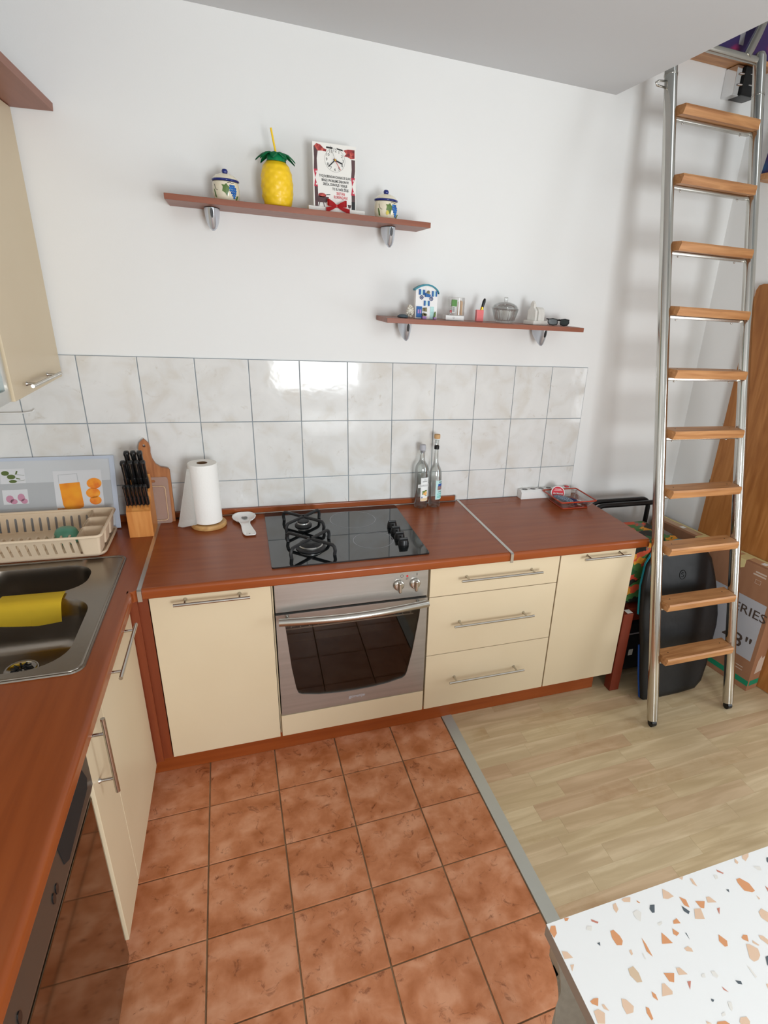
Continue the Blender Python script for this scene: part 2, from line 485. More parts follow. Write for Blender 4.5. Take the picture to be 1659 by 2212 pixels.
def decal_grid(bm, a0, a1, b0, b1, n, fn):
    """subdivided rectangular print, for wrapping round a curve"""
    cols = []
    for i in range(n+1):
        a = a0+(a1-a0)*i/n
        cols.append((bm.verts.new(fn(a, b0)), bm.verts.new(fn(a, b1))))
    for p, q in zip(cols, cols[1:]):
        bm.faces.new((p[0], q[0], q[1], p[1]))

def decal_poly(bm, poly, fn, n=1):
    """convex print wrapped round a curve as rings round its centre"""
    cx = sum(p[0] for p in poly)/len(poly); cy = sum(p[1] for p in poly)/len(poly)
    c = bm.verts.new(fn(cx, cy))
    mid = [bm.verts.new(fn(cx+(a-cx)*.5, cy+(b-cy)*.5)) for a, b in poly]
    out = [bm.verts.new(fn(a, b)) for a, b in poly]
    m = len(poly)
    for i in range(m):
        j = (i+1) % m
        bm.faces.new((c, mid[i], mid[j])); bm.faces.new((mid[i], out[i], out[j], mid[j]))

CHIPS=[('o',[(1.511,-2.007),(1.519,-2.009),(1.515,-2.022),(1.506,-2.028),(1.504,-2.014)]),('o',[(1.542,-2.002),(1.551,-2.004),(1.546,-2.008),(1.541,-2.007)]),('r',[(1.590,-2.019),(1.601,-2.028),(1.598,-2.030),(1.589,-2.023)]),('f',[(1.576,-2.028),(1.585,-2.031),(1.579,-2.038),(1.571,-2.033)]),('o',[(1.613,-2.049),(1.620,-2.049),(1.625,-2.062),(1.625,-2.071),(1.619,-2.077),(1.610,-2.074),(1.609,-2.061)]),('d',[(1.577,-2.060),(1.583,-2.060),(1.580,-2.066)]),('o',[(1.662,-2.077),(1.663,-2.089),(1.661,-2.111),(1.656,-2.100)]),('p',[(1.508,-2.052),(1.517,-2.056),(1.522,-2.068),(1.506,-2.065)]),('p',[(1.511,-2.077),(1.518,-2.078),(1.509,-2.087)]),('t',[(1.606,-2.114),(1.617,-2.113),(1.620,-2.125),(1.617,-2.139),(1.608,-2.137),(1.603,-2.124)]),('o',[(1.514,-2.136),(1.522,-2.134),(1.530,-2.136),(1.523,-2.146),(1.515,-2.140)]),('p',[(1.530,-2.146),(1.534,-2.147),(1.537,-2.158),(1.530,-2.152)]),('p',[(1.567,-2.149),(1.574,-2.153),(1.580,-2.165),(1.574,-2.172),(1.562,-2.171),(1.562,-2.159)]),('o',[(1.599,-2.172),(1.603,-2.175),(1.600,-2.190),(1.596,-2.191),(1.595,-2.180)]),('p',[(1.512,-2.150),(1.521,-2.150),(1.528,-2.158),(1.520,-2.171),(1.509,-2.167)]),('o',[(1.623,-2.156),(1.627,-2.162),(1.625,-2.171),(1.620,-2.164)]),('o',[(1.662,-2.139),(1.680,-2.145),(1.670,-2.157),(1.663,-2.153)]),('p',[(1.648,-2.152),(1.653,-2.153),(1.658,-2.167),(1.655,-2.171),(1.636,-2.168)]),('p',[(1.689,-2.139),(1.696,-2.141),(1.702,-2.154),(1.686,-2.150)]),('r',[(1.693,-2.163),(1.700,-2.164),(1.689,-2.175)]),('o',[(1.704,-2.081),(1.708,-2.090),(1.712,-2.103),(1.692,-2.098)]),('o',[(1.729,-2.081),(1.736,-2.092),(1.728,-2.095),(1.724,-2.090)]),('o',[(1.740,-2.070),(1.750,-2.068),(1.751,-2.078),(1.737,-2.075)]),('d',[(1.717,-2.031),(1.726,-2.033),(1.716,-2.046),(1.711,-2.045),(1.711,-2.037)]),('o',[(1.784,-2.035),(1.793,-2.044),(1.789,-2.059),(1.782,-2.052)]),('o',[(1.809,-2.052),(1.827,-2.058),(1.816,-2.069),(1.810,-2.066)]),('d',[(1.776,-2.051),(1.784,-2.065),(1.778,-2.069),(1.773,-2.061)]),('p',[(1.796,-2.064),(1.809,-2.067),(1.802,-2.086),(1.784,-2.080)]),('p',[(1.836,-2.052),(1.843,-2.053),(1.849,-2.067),(1.831,-2.062)]),('p',[(1.762,-2.011),(1.770,-2.021),(1.774,-2.031),(1.759,-2.032),(1.751,-2.028)]),('p',[(1.832,-2.010),(1.837,-2.012),(1.835,-2.029),(1.830,-2.022)]),('r',[(1.901,-2.011),(1.910,-2.022),(1.907,-2.023),(1.899,-2.015)]),('o',[(1.925,-2.041),(1.934,-2.041),(1.944,-2.056),(1.943,-2.072),(1.935,-2.073),(1.922,-2.065),(1.922,-2.048)]),('d',[(1.887,-2.052),(1.893,-2.053),(1.889,-2.059)]),('p',[(1.980,-2.002),(1.998,-2.002),(1.992,-2.008),(1.977,-2.015),(1.975,-2.008)]),('p',[(1.959,-2.002),(1.960,-2.012),(1.954,-2.015),(1.952,-2.010)]),('d',[(2.028,-2.022),(2.034,-2.023),(2.022,-2.035),(2.021,-2.029)]),('p',[(1.915,-2.108),(1.926,-2.104),(1.933,-2.115),(1.917,-2.130),(1.911,-2.118)]),('p',[(1.938,-2.080),(1.940,-2.088),(1.936,-2.089)]),('o',[(1.806,-2.117),(1.813,-2.131),(1.807,-2.139),(1.801,-2.138),(1.798,-2.127)]),('o',[(1.844,-2.135),(1.851,-2.132),(1.858,-2.135),(1.851,-2.145),(1.844,-2.138)]),('p',[(1.860,-2.145),(1.866,-2.156),(1.863,-2.156),(1.857,-2.149)]),('p',[(1.843,-2.147),(1.849,-2.149),(1.858,-2.160),(1.853,-2.170),(1.843,-2.175),(1.833,-2.175),(1.830,-2.168)]),('d',[(1.860,-2.175),(1.867,-2.175),(1.852,-2.190),(1.852,-2.186)]),('p',[(1.879,-2.142),(1.886,-2.145),(1.890,-2.155),(1.883,-2.162),(1.877,-2.148)]),('d',[(1.776,-2.188),(1.785,-2.192),(1.783,-2.197),(1.777,-2.194)]),('r',[(1.746,-2.188),(1.751,-2.199),(1.745,-2.193)]),('d',[(1.714,-2.197),(1.718,-2.200),(1.714,-2.202),(1.712,-2.200)]),('p',[(1.682,-2.220),(1.689,-2.226),(1.681,-2.224)]),('p',[(1.647,-2.008),(1.654,-2.007),(1.652,-2.019),(1.644,-2.024),(1.643,-2.016)]),('o',[(1.697,-2.015),(1.701,-2.021),(1.699,-2.022),(1.696,-2.018)]),('p',[(1.669,-2.005),(1.676,-2.003),(1.689,-2.006),(1.683,-2.014),(1.671,-2.010)]),('f',[(1.675,-2.033),(1.686,-2.031),(1.691,-2.038),(1.679,-2.052),(1.674,-2.044)]),('f',[(1.707,-2.065),(1.719,-2.064),(1.716,-2.068),(1.708,-2.070)]),('p',[(1.626,-2.089),(1.631,-2.089),(1.629,-2.096),(1.625,-2.097)]),('p',[(1.726,-2.117),(1.735,-2.116),(1.739,-2.121),(1.738,-2.127),(1.727,-2.122)]),('r',[(1.840,-2.077),(1.847,-2.077),(1.836,-2.088)]),('r',[(1.972,-2.070),(1.974,-2.077),(1.967,-2.084)]),('f',[(1.815,-2.176),(1.818,-2.180),(1.818,-2.196),(1.814,-2.196)]),('f',[(1.745,-2.163),(1.752,-2.165),(1.753,-2.173),(1.748,-2.175),(1.744,-2.170)]),('f',[(1.738,-2.210),(1.744,-2.212),(1.739,-2.220),(1.734,-2.223),(1.734,-2.217)]),('f',[(1.715,-2.220),(1.722,-2.220),(1.720,-2.224),(1.713,-2.224)]),('f',[(1.725,-2.162),(1.732,-2.162),(1.729,-2.168),(1.723,-2.166)]),('d',[(1.747,-2.095),(1.749,-2.096),(1.747,-2.108)]),('f',[(1.646,-2.100),(1.648,-2.101),(1.647,-2.111),(1.645,-2.110)]),('p',[(1.824,-2.210),(1.828,-2.210),(1.821,-2.217)]),('f',[(1.983,-2.029),(1.997,-2.034),(1.993,-2.042),(1.986,-2.039)]),('p',[(1.810,-2.002),(1.822,-2.002),(1.815,-2.008)]),('f',[(1.886,-2.019),(1.893,-2.022),(1.890,-2.028),(1.883,-2.028)])]
# ------------------------------------------------------------------ the room
CH = 0.854            # worktop height
def struct(name, bm, mat, parent=None, smooth=None):
    o = obj(name, bm, mat, parent, smooth)
    if parent is None: o['kind'] = 'structure'
    return o
bm = nb(); box(bm, -0.1, 5.2, -4.8, 0.15, -0.12, -0.004)
floor = struct('floor', bm, 'fgrout')
bm = nb(); box(bm, -0.1, 5.2, 0.0, 0.12, -0.004, 4.5)
wall_back = struct('wall_back', bm, 'wall')
bm = nb(); box(bm, -0.1, 0.05, -4.7, 0.0, -0.004, 4.5)
struct('wall_left', bm, 'wall')
bm = nb(); prism(bm, [(3.42, 0), (3.59, -1.2), (5.1, -1.2), (5.1, -2.2), (5.25, -2.2), (5.25, 0)], -0.004, 4.5); box(bm, 5.1, 5.25, -4.6, -3.8, -.004, 4.5); box(bm, 5.1, 5.25, -3.8, -2.2, -.004, .35); box(bm, 5.1, 5.25, -3.8, -2.2, 2.35, 4.5)
wall_right = struct('wall_right', bm, 'wall')
bm = nb()
for a in ((0.05, 1.42, 0, 4.5), (1.42, 2.44, 0, .70), (1.42, 2.44, 2.0, 4.5), (2.44, 5.1, 0, 4.5)):
    box(bm, a[0], a[1], -4.72, -4.6, a[2], a[3])
struct('wall_front', bm, 'wall')
def window(name, x0, x1, z0, z1):
    bm = nb()
    for a in ((x0, x0+.06, z0, z1), (x1-.06, x1, z0, z1), ((x0+x1)/2-.04, (x0+x1)/2+.04, z0, z1), (x0, x1, z0, z0+.06), (x0, x1, z1-.06, z1)):
        box(bm, a[0], a[1], -4.69, -4.63, a[2], a[3])
    w = struct(name, bm, 'white')
window('window_1', 1.42, 2.44, .70, 2.0)
bm = nb()
for a in ((-3.8, -3.74, .35, 2.35), (-2.26, -2.2, .35, 2.35), (-3.04, -2.96, .35, 2.35), (-3.8, -2.2, .35, .41), (-3.8, -2.2, 2.29, 2.35)):
    box(bm, 5.12, 5.18, a[0], a[1], a[2], a[3])
struct('added_window', bm, 'white')  # unseen frame, made up to go with the added side fill
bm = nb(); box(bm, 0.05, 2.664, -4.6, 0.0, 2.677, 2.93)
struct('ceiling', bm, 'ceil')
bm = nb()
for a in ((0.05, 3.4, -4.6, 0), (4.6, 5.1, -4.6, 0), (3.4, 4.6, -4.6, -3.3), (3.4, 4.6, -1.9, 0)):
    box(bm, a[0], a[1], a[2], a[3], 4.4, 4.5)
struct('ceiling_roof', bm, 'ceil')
# loft railing wall so the loft reads closed from below
# --- terracotta floor tiles (children of the floor)
RA = 0.0183
FX, FY, FS = 0.8130, -0.5747, 0.2500
def fpt(k, j): return (FX+k*FS+RA*j*FS, FY-j*FS+RA*k*FS)
tm = nb(); box(tm, 0.0022, FS-.0022, -FS+.0022, -.0022, -0.012, 0.0, bev=.0022, seg=2)
o0 = obj('tile', tm, 'terra', floor, 40)
first = True
for j in range(-1, 11):
    for k in range(-2, 4):
        if j < 0 and k < -1: continue
        o = o0 if first else o0.copy()
        if not first: C.objects.link(o)
        first = False
        o.location = (*fpt(k, j), random.uniform(-.0006, .0006)); o.rotation_euler = (random.uniform(-.002, .002), random.uniform(-.002, .002), RA)
        if k == 3: o.scale = (0.985, 1, 1)
# --- metal transition strip between tiles and laminate
bm = nb()
sx0, sx1 = fpt(3.99, -.2), fpt(3.99, 10.5)
prism(bm, [(sx0[0], sx0[1]), (sx1[0], sx1[1]), (sx1[0]+.047, sx1[1]), (sx0[0]+.047, sx0[1])], -.003, .0035)
obj('transition_strip', bm, 'strip', floor)
# --- laminate planks
rows = 41; pw = 0.0765
pm = {}
random.seed(11)
ca, sa = math.cos(RA), math.sin(RA)
count = 0
for r in range(rows):
    yl = 0.55-r*pw                     # along the grid's own y
    xl = -0.0
    x = 1.055+ random.uniform(-.42, 0)*0 
    start = 0.0
    lengths = []
    off = random.uniform(.12, .5)
    while start < 2.3:
        ln = off if start == 0 else random.choice([.36, .45, .52, .6])
        off = 0.45
        key = round(ln, 2)
        ln = key
        if key not in pm:
            b = nb(); box(b, 0.0002, ln-.0002, -pw+.0001, -.0001, -.011, 0.0)
            me_o = obj('plank', b, 'plank', floor); pm[key] = me_o; o = me_o
        else:
            o = pm[key].copy(); C.objects.link(o)
        # strip edge position at this row
        j = (FY-( -0.05 - r*pw))/FS
        ex = FX+3.99*FS+RA*j*FS+.044
        o.location = (ex+start*ca, -0.05-r*pw+RA*(ex-FX)+start*sa, 0.0); o.rotation_euler = (0, 0, RA)
        start += ln; count += 1
        if start > 1.62-0.12*(r < 16)*0 and ex+start > 3.42+0.14*max(0, r*pw) : break
    
# --- wall tiles (children of the back wall)
TX0, TA, TZ, TB = 0.4647, 0.20494, 1.5313, 0.26004
bx('grout', 'grout', wall_back, 0.05, TX0+11*TA+.001, -0.0045, 0.0, .85, TZ)
full = nb(); box(full, 0.0016, TA-.0016, -0.008, -.001, -TB+.0016, -.0016, bev=.0015, seg=2)
ft = obj('tile', full, 'tile', wall_back, 40)
cut = nb(); box(cut, 0.0016, TA-.0016, -0.008, -.001, -(TZ-2*TB-.8555), -.0016, bev=.0015, seg=2)
ctt = obj('tile', cut, 'tile', wall_back, 40)
narrow = nb(); box(narrow, 0.004, TA-.0016, -0.008, -.001, -TB+.0016, -.0016, bev=.0015, seg=2)
for i in range(-2, 11):
    for r in range(3):
        src = ctt if r == 2 else ft
        o = src if (i == -2 and r in (0, 2)) else src.copy()
        if o is not src: C.objects.link(o)
        o.location = (TX0+i*TA, random.uniform(-.0004, .0004), TZ-r*TB)
        o.rotation_euler = (random.uniform(-.004, .004), 0, random.uniform(-.004, .004))
narrow.free()
# --- door in the right wall
bm = nb()
wx = lambda y: 3.42+0.1417*(-y)
ang = math.atan(0.1417)
door = struct('door_1', (lambda b: (prism(b, [(0, 0), (.86, 0), (.86, 1.97), (.035, 1.97), (.012, 1.963), (0, 1.94)], 0.0, .028, lambda a, z, h: (-h-.004, -a, z+.004)), b)[1])(bm), 'door')
door.location = (wx(-.27), -.27, 0); door.rotation_euler = (0, 0, ang)
for z in (.62, .93, 1.24, 1.7):
    b = nb(); tube(b, [(-.022, .006, z), (-.022, .006, z+.05)], .007, 8); obj('hinge', b, 'satin', door)
b = nb(); tube(b, [(-.03, -.80, 1.0), (-.07, -.80, 1.0), (-.07, -.70, 1.0)], .009, 8); obj('door_handle', b, 'satin', door)

# ------------------------------------------------------------------ worktops
def nosed(bm, x0, x1, y0, y1, z0, z1, side, r=.013):
    """slab whose one edge is rounded: side '-y' or '+x'"""
    prof = [(0, 0), (0, z1-z0)]
    d = (y1-y0) if side == '-y' else (x1-x0)
    for i in range(6):
        a = PI/2*i/5
        prof.append((d-r+r*math.sin(a), z1-z0-r+r*math.cos(a)))
    for i in range(6):
        a = PI/2*i/5
        prof.append((d-r*.6+r*.6*math.cos(a), r*.6-r*.6*math.sin(a)))
    if side == '-y':
        prism(bm, prof, x0, x1, lambda a, b, h: (h, y1-a, z0+b))
    else:
        prism(bm, prof, y0, y1, lambda a, b, h: (x0+a, h, z0+b))
t = thing('worktop', 'cherry brown worktop around the hob, between the two aluminium joint strips', 'worktop', (1.365, -.34, CH))
def W(x0, x1, y0, y1, z0, z1): return (x0-1.365, x1-1.365, y0+.34, y1+.34, z0-CH, z1-CH)
bm = nb(); nosed(bm, *W(.681, 2.043, -.671, -.010, .814, CH), '-y')
obj('slab', bm, 'cherry', t, 35)
bm = nb(); box(bm, *W(.6755, 2.028, -.026, -.009, CH, .884), bev=.003)
obj('upstand', bm, 'cherry', t, 35)
bm = nb(); tube(bm, [Vector((x-1.365, -.029+.34, CH+.003-CH)) for x in (.6755, 2.030)], .0045, 8); obj('sealing_bead', bm, 'alu', t, True)
bm = nb(); box(bm, *W(2.028, 2.034, -.027, -.009, CH, .886)); obj('end_cap', bm, 'alu', t)
def joint(x0, x1, xo, front):
    bm = nb()
    ps = [(-.012, 0.0), (front, 0.0), (front-.004, -.004), (front-.004, -.045), (front, -.045), (front+.004, -.01)]
    prism(bm, [(0.001, .0015), (front*-1-.004+0, .0015), (-front+.003, -.003), (-front+.003, -.042), (-front-.002, -.042), (-front-.003, -.006), (.001, -.006)], x0, x1, lambda a, b, h: (h-xo, -a+.0+.34-.012, b))
    return bm
obj('joint_strip', joint(2.043, 2.056, 1.365, -.663), 'alu', t)
obj('joint_strip', joint(.668, .681, 1.365, -.663), 'alu', t)
t = thing('worktop', 'cherry brown worktop right of the aluminium strip, carrying the red rimmed tray', 'worktop', (2.40, -.34, CH))
bm = nb(); nosed(bm, 2.056-2.40, 2.748-2.40, -.671+.34, -.082+.34, .814-CH, 0, '-y'); obj('slab', bm, 'cherry', t, 35)
bm = nb(); nosed(bm, 2.056-2.40, 2.748-2.40, -.0812+.34, -.010+.34, .814-CH, 0, '-y', r=.002); obj('filler_strip', bm, 'cherry', t, 35)
# left run with the sink cut out
t = thing('worktop', 'dark cherry worktop with the steel sink, running along the left wall', 'worktop', (.35, -1.3, CH))
bm = nb()
fnl = lambda a, b, h: (a-.35, b+1.3, h-CH)
plate_holes(bm, [(.06, -.010), (.668, -.010), (.668, -.671), (.640, -.69), (.640, -2.9), (.06, -2.9)], [[(.115, -.40), (.58, -.40), (.58, -1.095), (.115, -1.095)]], .814, CH, fnl)
obj('slab', bm, 'cherryy', t)
bm = nb(); nosed(bm, .640-.35, .656-.35, -2.9+1.3, -.672+1.3, .814-CH, 0, '+x', r=.012); obj('nosing', bm, 'cherryy', t, 35)
bm = nb(); box(bm, 0.06-.35, .667-.35, -.026+1.3, -.009+1.3, 0, .03, bev=.003); obj('upstand', bm, 'cherry', t, 35)

# ------------------------------------------------------------------ handles
def bar_handle(parent, p0, p1, out, r=.0055, inset=.035):
    """bar from p0 to p1; out = direction towards the door (posts)"""
    p0, p1, out = Vector(p0), Vector(p1), Vector(out)
    d = (p1-p0).normalized()
    bm = nb(); tube(bm, [p0, p1], r, 10)
    h = obj('handle', bm, 'satin', parent, 50)
    for q in (p0+d*inset, p1-d*inset):
        bm = nb(); tube(bm, [q, q+out*.8, q+out], [r*.75, r*.75, r*1.3], 8); obj('post', bm, 'satin', h, 50)
    return h
FY_ = -.651            # plane of the fronts on the back run
# left base cabinet
t = thing('base_cabinet', 'wide cream base cabinet door between the corner post and the oven', 'cabinet', (.90, -.33, 0))
def B(x0, x1, y0, y1, z0, z1, X=.90, Y=-.33): return (x0-X, x1-X, y0-Y, y1-Y, z0, z1)
bx('carcass', 'creamin', t, *B(.70, 1.092, -.63, -.02, .112, .812))
d = bx('door', 'cream', t, *B(.695, 1.091, FY_, -.632, .109, .807), bev=.0015)
bar_handle(d, (.772-.90, -.69+.33, .791), (1.019-.90, -.69+.33, .791), (0, .039, 0))
# corner post
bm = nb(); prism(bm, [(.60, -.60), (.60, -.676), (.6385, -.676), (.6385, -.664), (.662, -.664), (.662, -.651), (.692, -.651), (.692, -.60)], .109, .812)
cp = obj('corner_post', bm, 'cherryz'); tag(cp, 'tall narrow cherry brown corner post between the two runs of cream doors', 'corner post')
# oven housing
t = thing('oven_cabinet', 'cabinet housing the built-in oven, with a low cream panel beneath it', 'cabinet', (1.40, -.33, 0))
B2 = lambda *a: B(*a, X=1.40)
bx('side_panel', 'creamin', t, *B2(1.0935, 1.0985, -.63, -.02, .112, .812))
bx('side_panel', 'creamin', t, *B2(1.698, 1.7005, -.63, -.02, .112, .812))
bx('bottom_panel', 'creamin', t, *B2(1.0985, 1.698, -.63, -.02, .112, .13))
bx('front_panel', 'cream', t, *B2(1.099, 1.697, FY_, -.632, .109, .211), bev=.0015)
# drawers
t = thing('drawer_cabinet', 'cream three-drawer cabinet between the oven and the last door', 'cabinet', (2.0, -.33, 0))
B3 = lambda *a: B(*a, X=2.0)
bx('carcass', 'creamin', t, *B3(1.703, 2.297, -.63, -.02, .112, .812))
for z0, z1, hx0, hx1, hz in ((.678, .807, 1.827, 2.198, .757), (.392, .675, 1.809, 2.183, .5445), (.109, .389, 1.804, 2.167, .2595)):
    d = bx('drawer', 'cream', t, *B3(1.704, 2.297, FY_, -.632, z0, z1), bev=.0012)
    bar_handle(d, (hx0-2, -.69+.33, hz), (hx1-2, -.69+.33, hz), (0, .039, 0))
# right cabinet
t = thing('base_cabinet', 'cream single-door cabinet at the right end, beside the ladder', 'cabinet', (2.50, -.33, 0))
B4 = lambda *a: B(*a, X=2.50)
bx('carcass', 'cream', t, *B4(2.303, 2.697, -.63, -.02, .112, .812))
d = bx('door', 'cream', t, *B4(2.303, 2.697, FY_, -.632, .109, .807), bev=.0015)
bar_handle(d, (2.401-2.5, -.69+.33, .794), (2.642-2.5, -.69+.33, .794), (0, .039, 0))
# plinth
bm = nb(); box(bm, .612, 2.632, -.601, -.585, 0.001, .1075, bev=.001); box(bm, 2.20, 2.60, -.58, -.1, .02, .1)
bm.free(); bm = nb(); box(bm, .612, 2.632, -.601, -.585, 0.0005, .1075, bev=.001)
tag(obj('plinth', bm, 'cherry'), 'long low cherry brown plinth board under the cabinets of the back wall', 'plinth')
# left run cabinets
t = thing('sink_cabinet', 'cream sink cabinet with two tall doors along the left worktop', 'cabinet', (.35, -1.0, 0))
B5 = lambda *a: B(*a, X=.35, Y=-1.0)
bx('side_panel', 'creamin', t, *B5(.08, .615, -.72, -.70, .10, .66))
bx('side_panel', 'creamin', t, *B5(.08, .615, -1.336, -1.318, .10, .66))
bx('bottom_panel', 'creamin', t, *B5(.08, .615, -1.318, -.72, .10, .118))
d = bx('door', 'cream', t, *B5(.620, .638, -1.1525, -.678, .109, .807), bev=.0015)
bar_handle(d, (.675-.35, -.795+1, .797), (.675-.35, -1.08+1, .797), (-.037, 0, 0))
d = bx('door', 'cream', t, *B5(.620, .638, -1.3365, -1.155, .109, .807), bev=.0015)
bar_handle(d, (.6735-.35, -1.292+1, .836), (.6735-.35, -1.292+1, .604), (-.0355, 0, 0), inset=.045)
tag(bx('plinth', 'cherry', None, .575, .59, -1.338, -.604, .0005, .1075), 'cherry brown plinth board under the sink cabinet, deep in shadow', 'plinth')
# dishwasher
t = thing('dishwasher', 'built-in steel dishwasher under the left worktop, reflecting the floor tiles', 'dishwasher', (.35, -1.65, 0))
B6 = lambda *a: B(*a, X=.35, Y=-1.65)
bx('body', 'blackmat', t, *B6(.10, .60, -1.94, -1.34, .02, .81))
bx('door', 'dw', t, *B6(.603, .6325, -1.938, -1.342, .055, .652), bev=.004)
bm = nb(); prism(bm, [(.60, .655), (.622, .655), (.634, .668), (.640, .690), (.640, .800), (.60, .800)], -1.938, -1.342, lambda a, z, h: (a-.35, h+1.65, z))
p = obj('control_panel', bm, 'dwpanel', t)
bm = nb(); prism(bm, [(-1.40, .800), (-1.372, .738), (-1.385, .718), (-1.56, .705), (-1.585, .722), (-1.60, .800)], .6402, .6415, lambda a, z, h: (h-.35, a+1.65, z)); dd = obj('display', bm, 'blackmat', p)
for y in (-1.64, -1.66, -1.86, -1.90):
    bm = nb(); prism(bm, ell(y, .725, .008, .012, 10), .6402, .642, lambda a, z, h: (h-.35, a+1.65, z)); obj('button', bm, 'blackpl', p)
bx('kickboard', 'blackmat', t, *B6(.58, .592, -1.938, -1.342, .0, .05))
# rest of the left run, towards the camera
t = thing('base_cabinet', 'cream base cabinet under the near end of the left worktop', 'cabinet', (.35, -2.4, 0))
B7 = lambda *a: B(*a, X=.35, Y=-2.4)
bx('carcass', 'creamin', t, *B7(.08, .615, -2.88, -1.95, .002, .812)); bx('door', 'cream', t, *B7(.620, .638, -2.88, -1.945, .109, .807), bev=.0015)

# ------------------------------------------------------------------ oven
t = thing('oven', 'built-in steel oven with curved handle and dark glass door', 'oven', (1.40, -.33, 0))
O = lambda x, y, z: (x-1.40, y+.33, z)
bm = nb(); box(bm, *B2(1.102, 1.696, -.648, -.632, .688, .811), bev=.002)
cpn = obj('control_panel', bm, 'steel', t, 40)
bm = nb()
for a in ((1.12, 1.13, -.62, -.15, .23, .67), (1.67, 1.68, -.62, -.15, .23, .67), (1.12, 1.68, -.16, -.15, .23, .67), (1.12, 1.68, -.62, -.15, .22, .23), (1.12, 1.68, -.62, -.15, .67, .68)):
    box(bm, *B2(*a))
obj('cavity', bm, 'ovenin', t)
bm = nb()
for y in (-.58, -.56, -.2): tube(bm, [O(1.14, y, .57), O(1.66, y, .57)], .0035, 6)
for i in range(15):
    x = 1.16+i*.035; tube(bm, [O(x, -.58, .572), O(x, -.2, .572)], .0022, 5)
obj('wire_rack', bm, 'white', t, True)
glass_out = [(1.131, .648), (1.135, .62), (1.150, .43), (1.163, .335), (1.170, .313), (1.185, .303), (1.25, .289), (1.33, .281), (1.40, .279), (1.47, .281), (1.54, .288), (1.60, .301), (1.612, .31), (1.620, .33), (1.640, .43), (1.664, .60), (1.668, .648)]
fno = lambda a, z, h: (a-1.40, h+.33, z)
bm = nb(); plate_holes(bm, [(1.102, .216), (1.696, .216), (1.696, .680), (1.102, .680)], [glass_out], FY_, -.635, fno)
od = obj('door', bm, 'steel', t)
bm = nb(); prism(bm, [(a, z) for a, z in glass_out], -.646, -.641, fno); obj('door_glass', bm, 'ovengl', od, label='dark tinted glass')
bm = nb()
hp = []
for i in range(17):
    f = i/16; x = 1.112+.575*f; hp.append(O(x, -.690-.026*math.sin(PI*f), .672+.004*f))
tube(bm, hp, .0148, 12); h = obj('handle', bm, 'satin', od, 60)
for x in (1.143, 1.655):
    bm = nb(); tube(bm, [O(x, FY_+.004, .668), O(x, -.700, .673)], .007, 8); obj('post', bm, 'satin', h, 60)
text('embossed_mark', 'gorenje', .022, 'cgrey', od, lambda x, y: O(1.405+x, FY_-.0006, .250+y), bold=.0002)
for x in (1.573, 1.640):
    bm = nb()
    for p0, p1, r0, r1 in (((x, -.648, .752), (x, -.658, .752), .023, .021), ((x, -.658, .752), (x, -.664, .752), .021, .013)):
        tube(bm, [O(*p0), O(*p1)], [r0, r1], 20)
    kn = obj('knob', bm, 'satin', cpn, 40)
    bm = nb(); box(bm, x-.0065-1.40, x+.0065-1.40, -.682+.33, -.658+.33, .729, .775, bev=.005, seg=3); obj('grip', bm, 'satin', kn, 50)
bm = nb(); prism(bm, ell(1.608, .787, .0042, .0042, 10), -.6492, -.648, fno); obj('indicator_light', bm, 'red', cpn)
for poly in ([(1.603, .777), (1.613, .777), (1.613, .7785), (1.603, .7785)], [(1.603, .772), (1.609, .772), (1.609, .7732), (1.603, .7732)], [(1.6465, .785), (1.649, .785), (1.649, .797), (1.6465, .797)]):
    bm = nb(); prism(bm, poly, -.6486, -.648, fno); obj('printed_symbol', bm, 'ink', cpn)
bm = nb(); tube(bm, [O(1.586+.006*math.cos(2*PI*i/12), -.6484, .789+.006*math.sin(2*PI*i/12)) for i in range(12)], .0007, 4, closed=True); obj('printed_symbol', bm, 'ink', cpn)

# ------------------------------------------------------------------ hob
t = thing('hob', 'black glass hob with two gas burners and two radiant zones', 'hob', (1.405, -.32, CH))
hx, hy = 1.405, -.32
bm = nb(); prism(bm, rrect(1.101-hx, 1.711-hx, -.609-hy, -.036-hy, .008, 3), .0005, .006)
obj('glass_plate', bm, 'blackgl', t, label='black glass plate')
bm = nb()
def ring(bm, cx, cy, r, w, z, n=48):
    a = [bm.verts.new((cx+(r-w)*math.cos(2*PI*i/n), cy+(r-w)*math.sin(2*PI*i/n), z)) for i in range(n)]
    b = [bm.verts.new((cx+r*math.cos(2*PI*i/n), cy+r*math.sin(2*PI*i/n), z)) for i in range(n)]
    for i in range(n):
        j = (i+1) % n; bm.faces.new((a[i], a[j], b[j], b[i]))
ring(bm, 1.476-hx, -.190-hy, .102, .0018, .0063); z1 = obj('zone_ring', bm, 'cgrey', t)
bm = nb(); ring(bm, 1.517-hx, -.437-hy, .084, .0018, .0063); obj('zone_ring', bm, 'cgrey', t)
def burner(cx, cy, rb, rc):
    bm = nb(); lathe(bm, [(0, .0062), (rb, .0062), (rb, .010), (rb*.92, .014), (rb*.7, .015), (0, .015)], (cx, cy, 0), 28)
    b = obj('burner', bm, 'iron', t, 40)
    bm = nb(); lathe(bm, [(rc, .014), (rc*1.02, .019), (rc*.96, .022), (0, .022)], (cx, cy, 0), 28); obj('burner_ring', bm, 'alu', b, 40)
    bm = nb(); lathe(bm, [(rc*.93, .0222), (rc*.95, .0265), (rc*.86, .0285), (0, .0285)], (cx, cy, 0), 28); obj('burner_cap', bm, 'iron', b, 40)
burner(1.259-hx, -.458-hy, .058, .046)
burner(1.255-hx, -.218-hy, .036, .026)
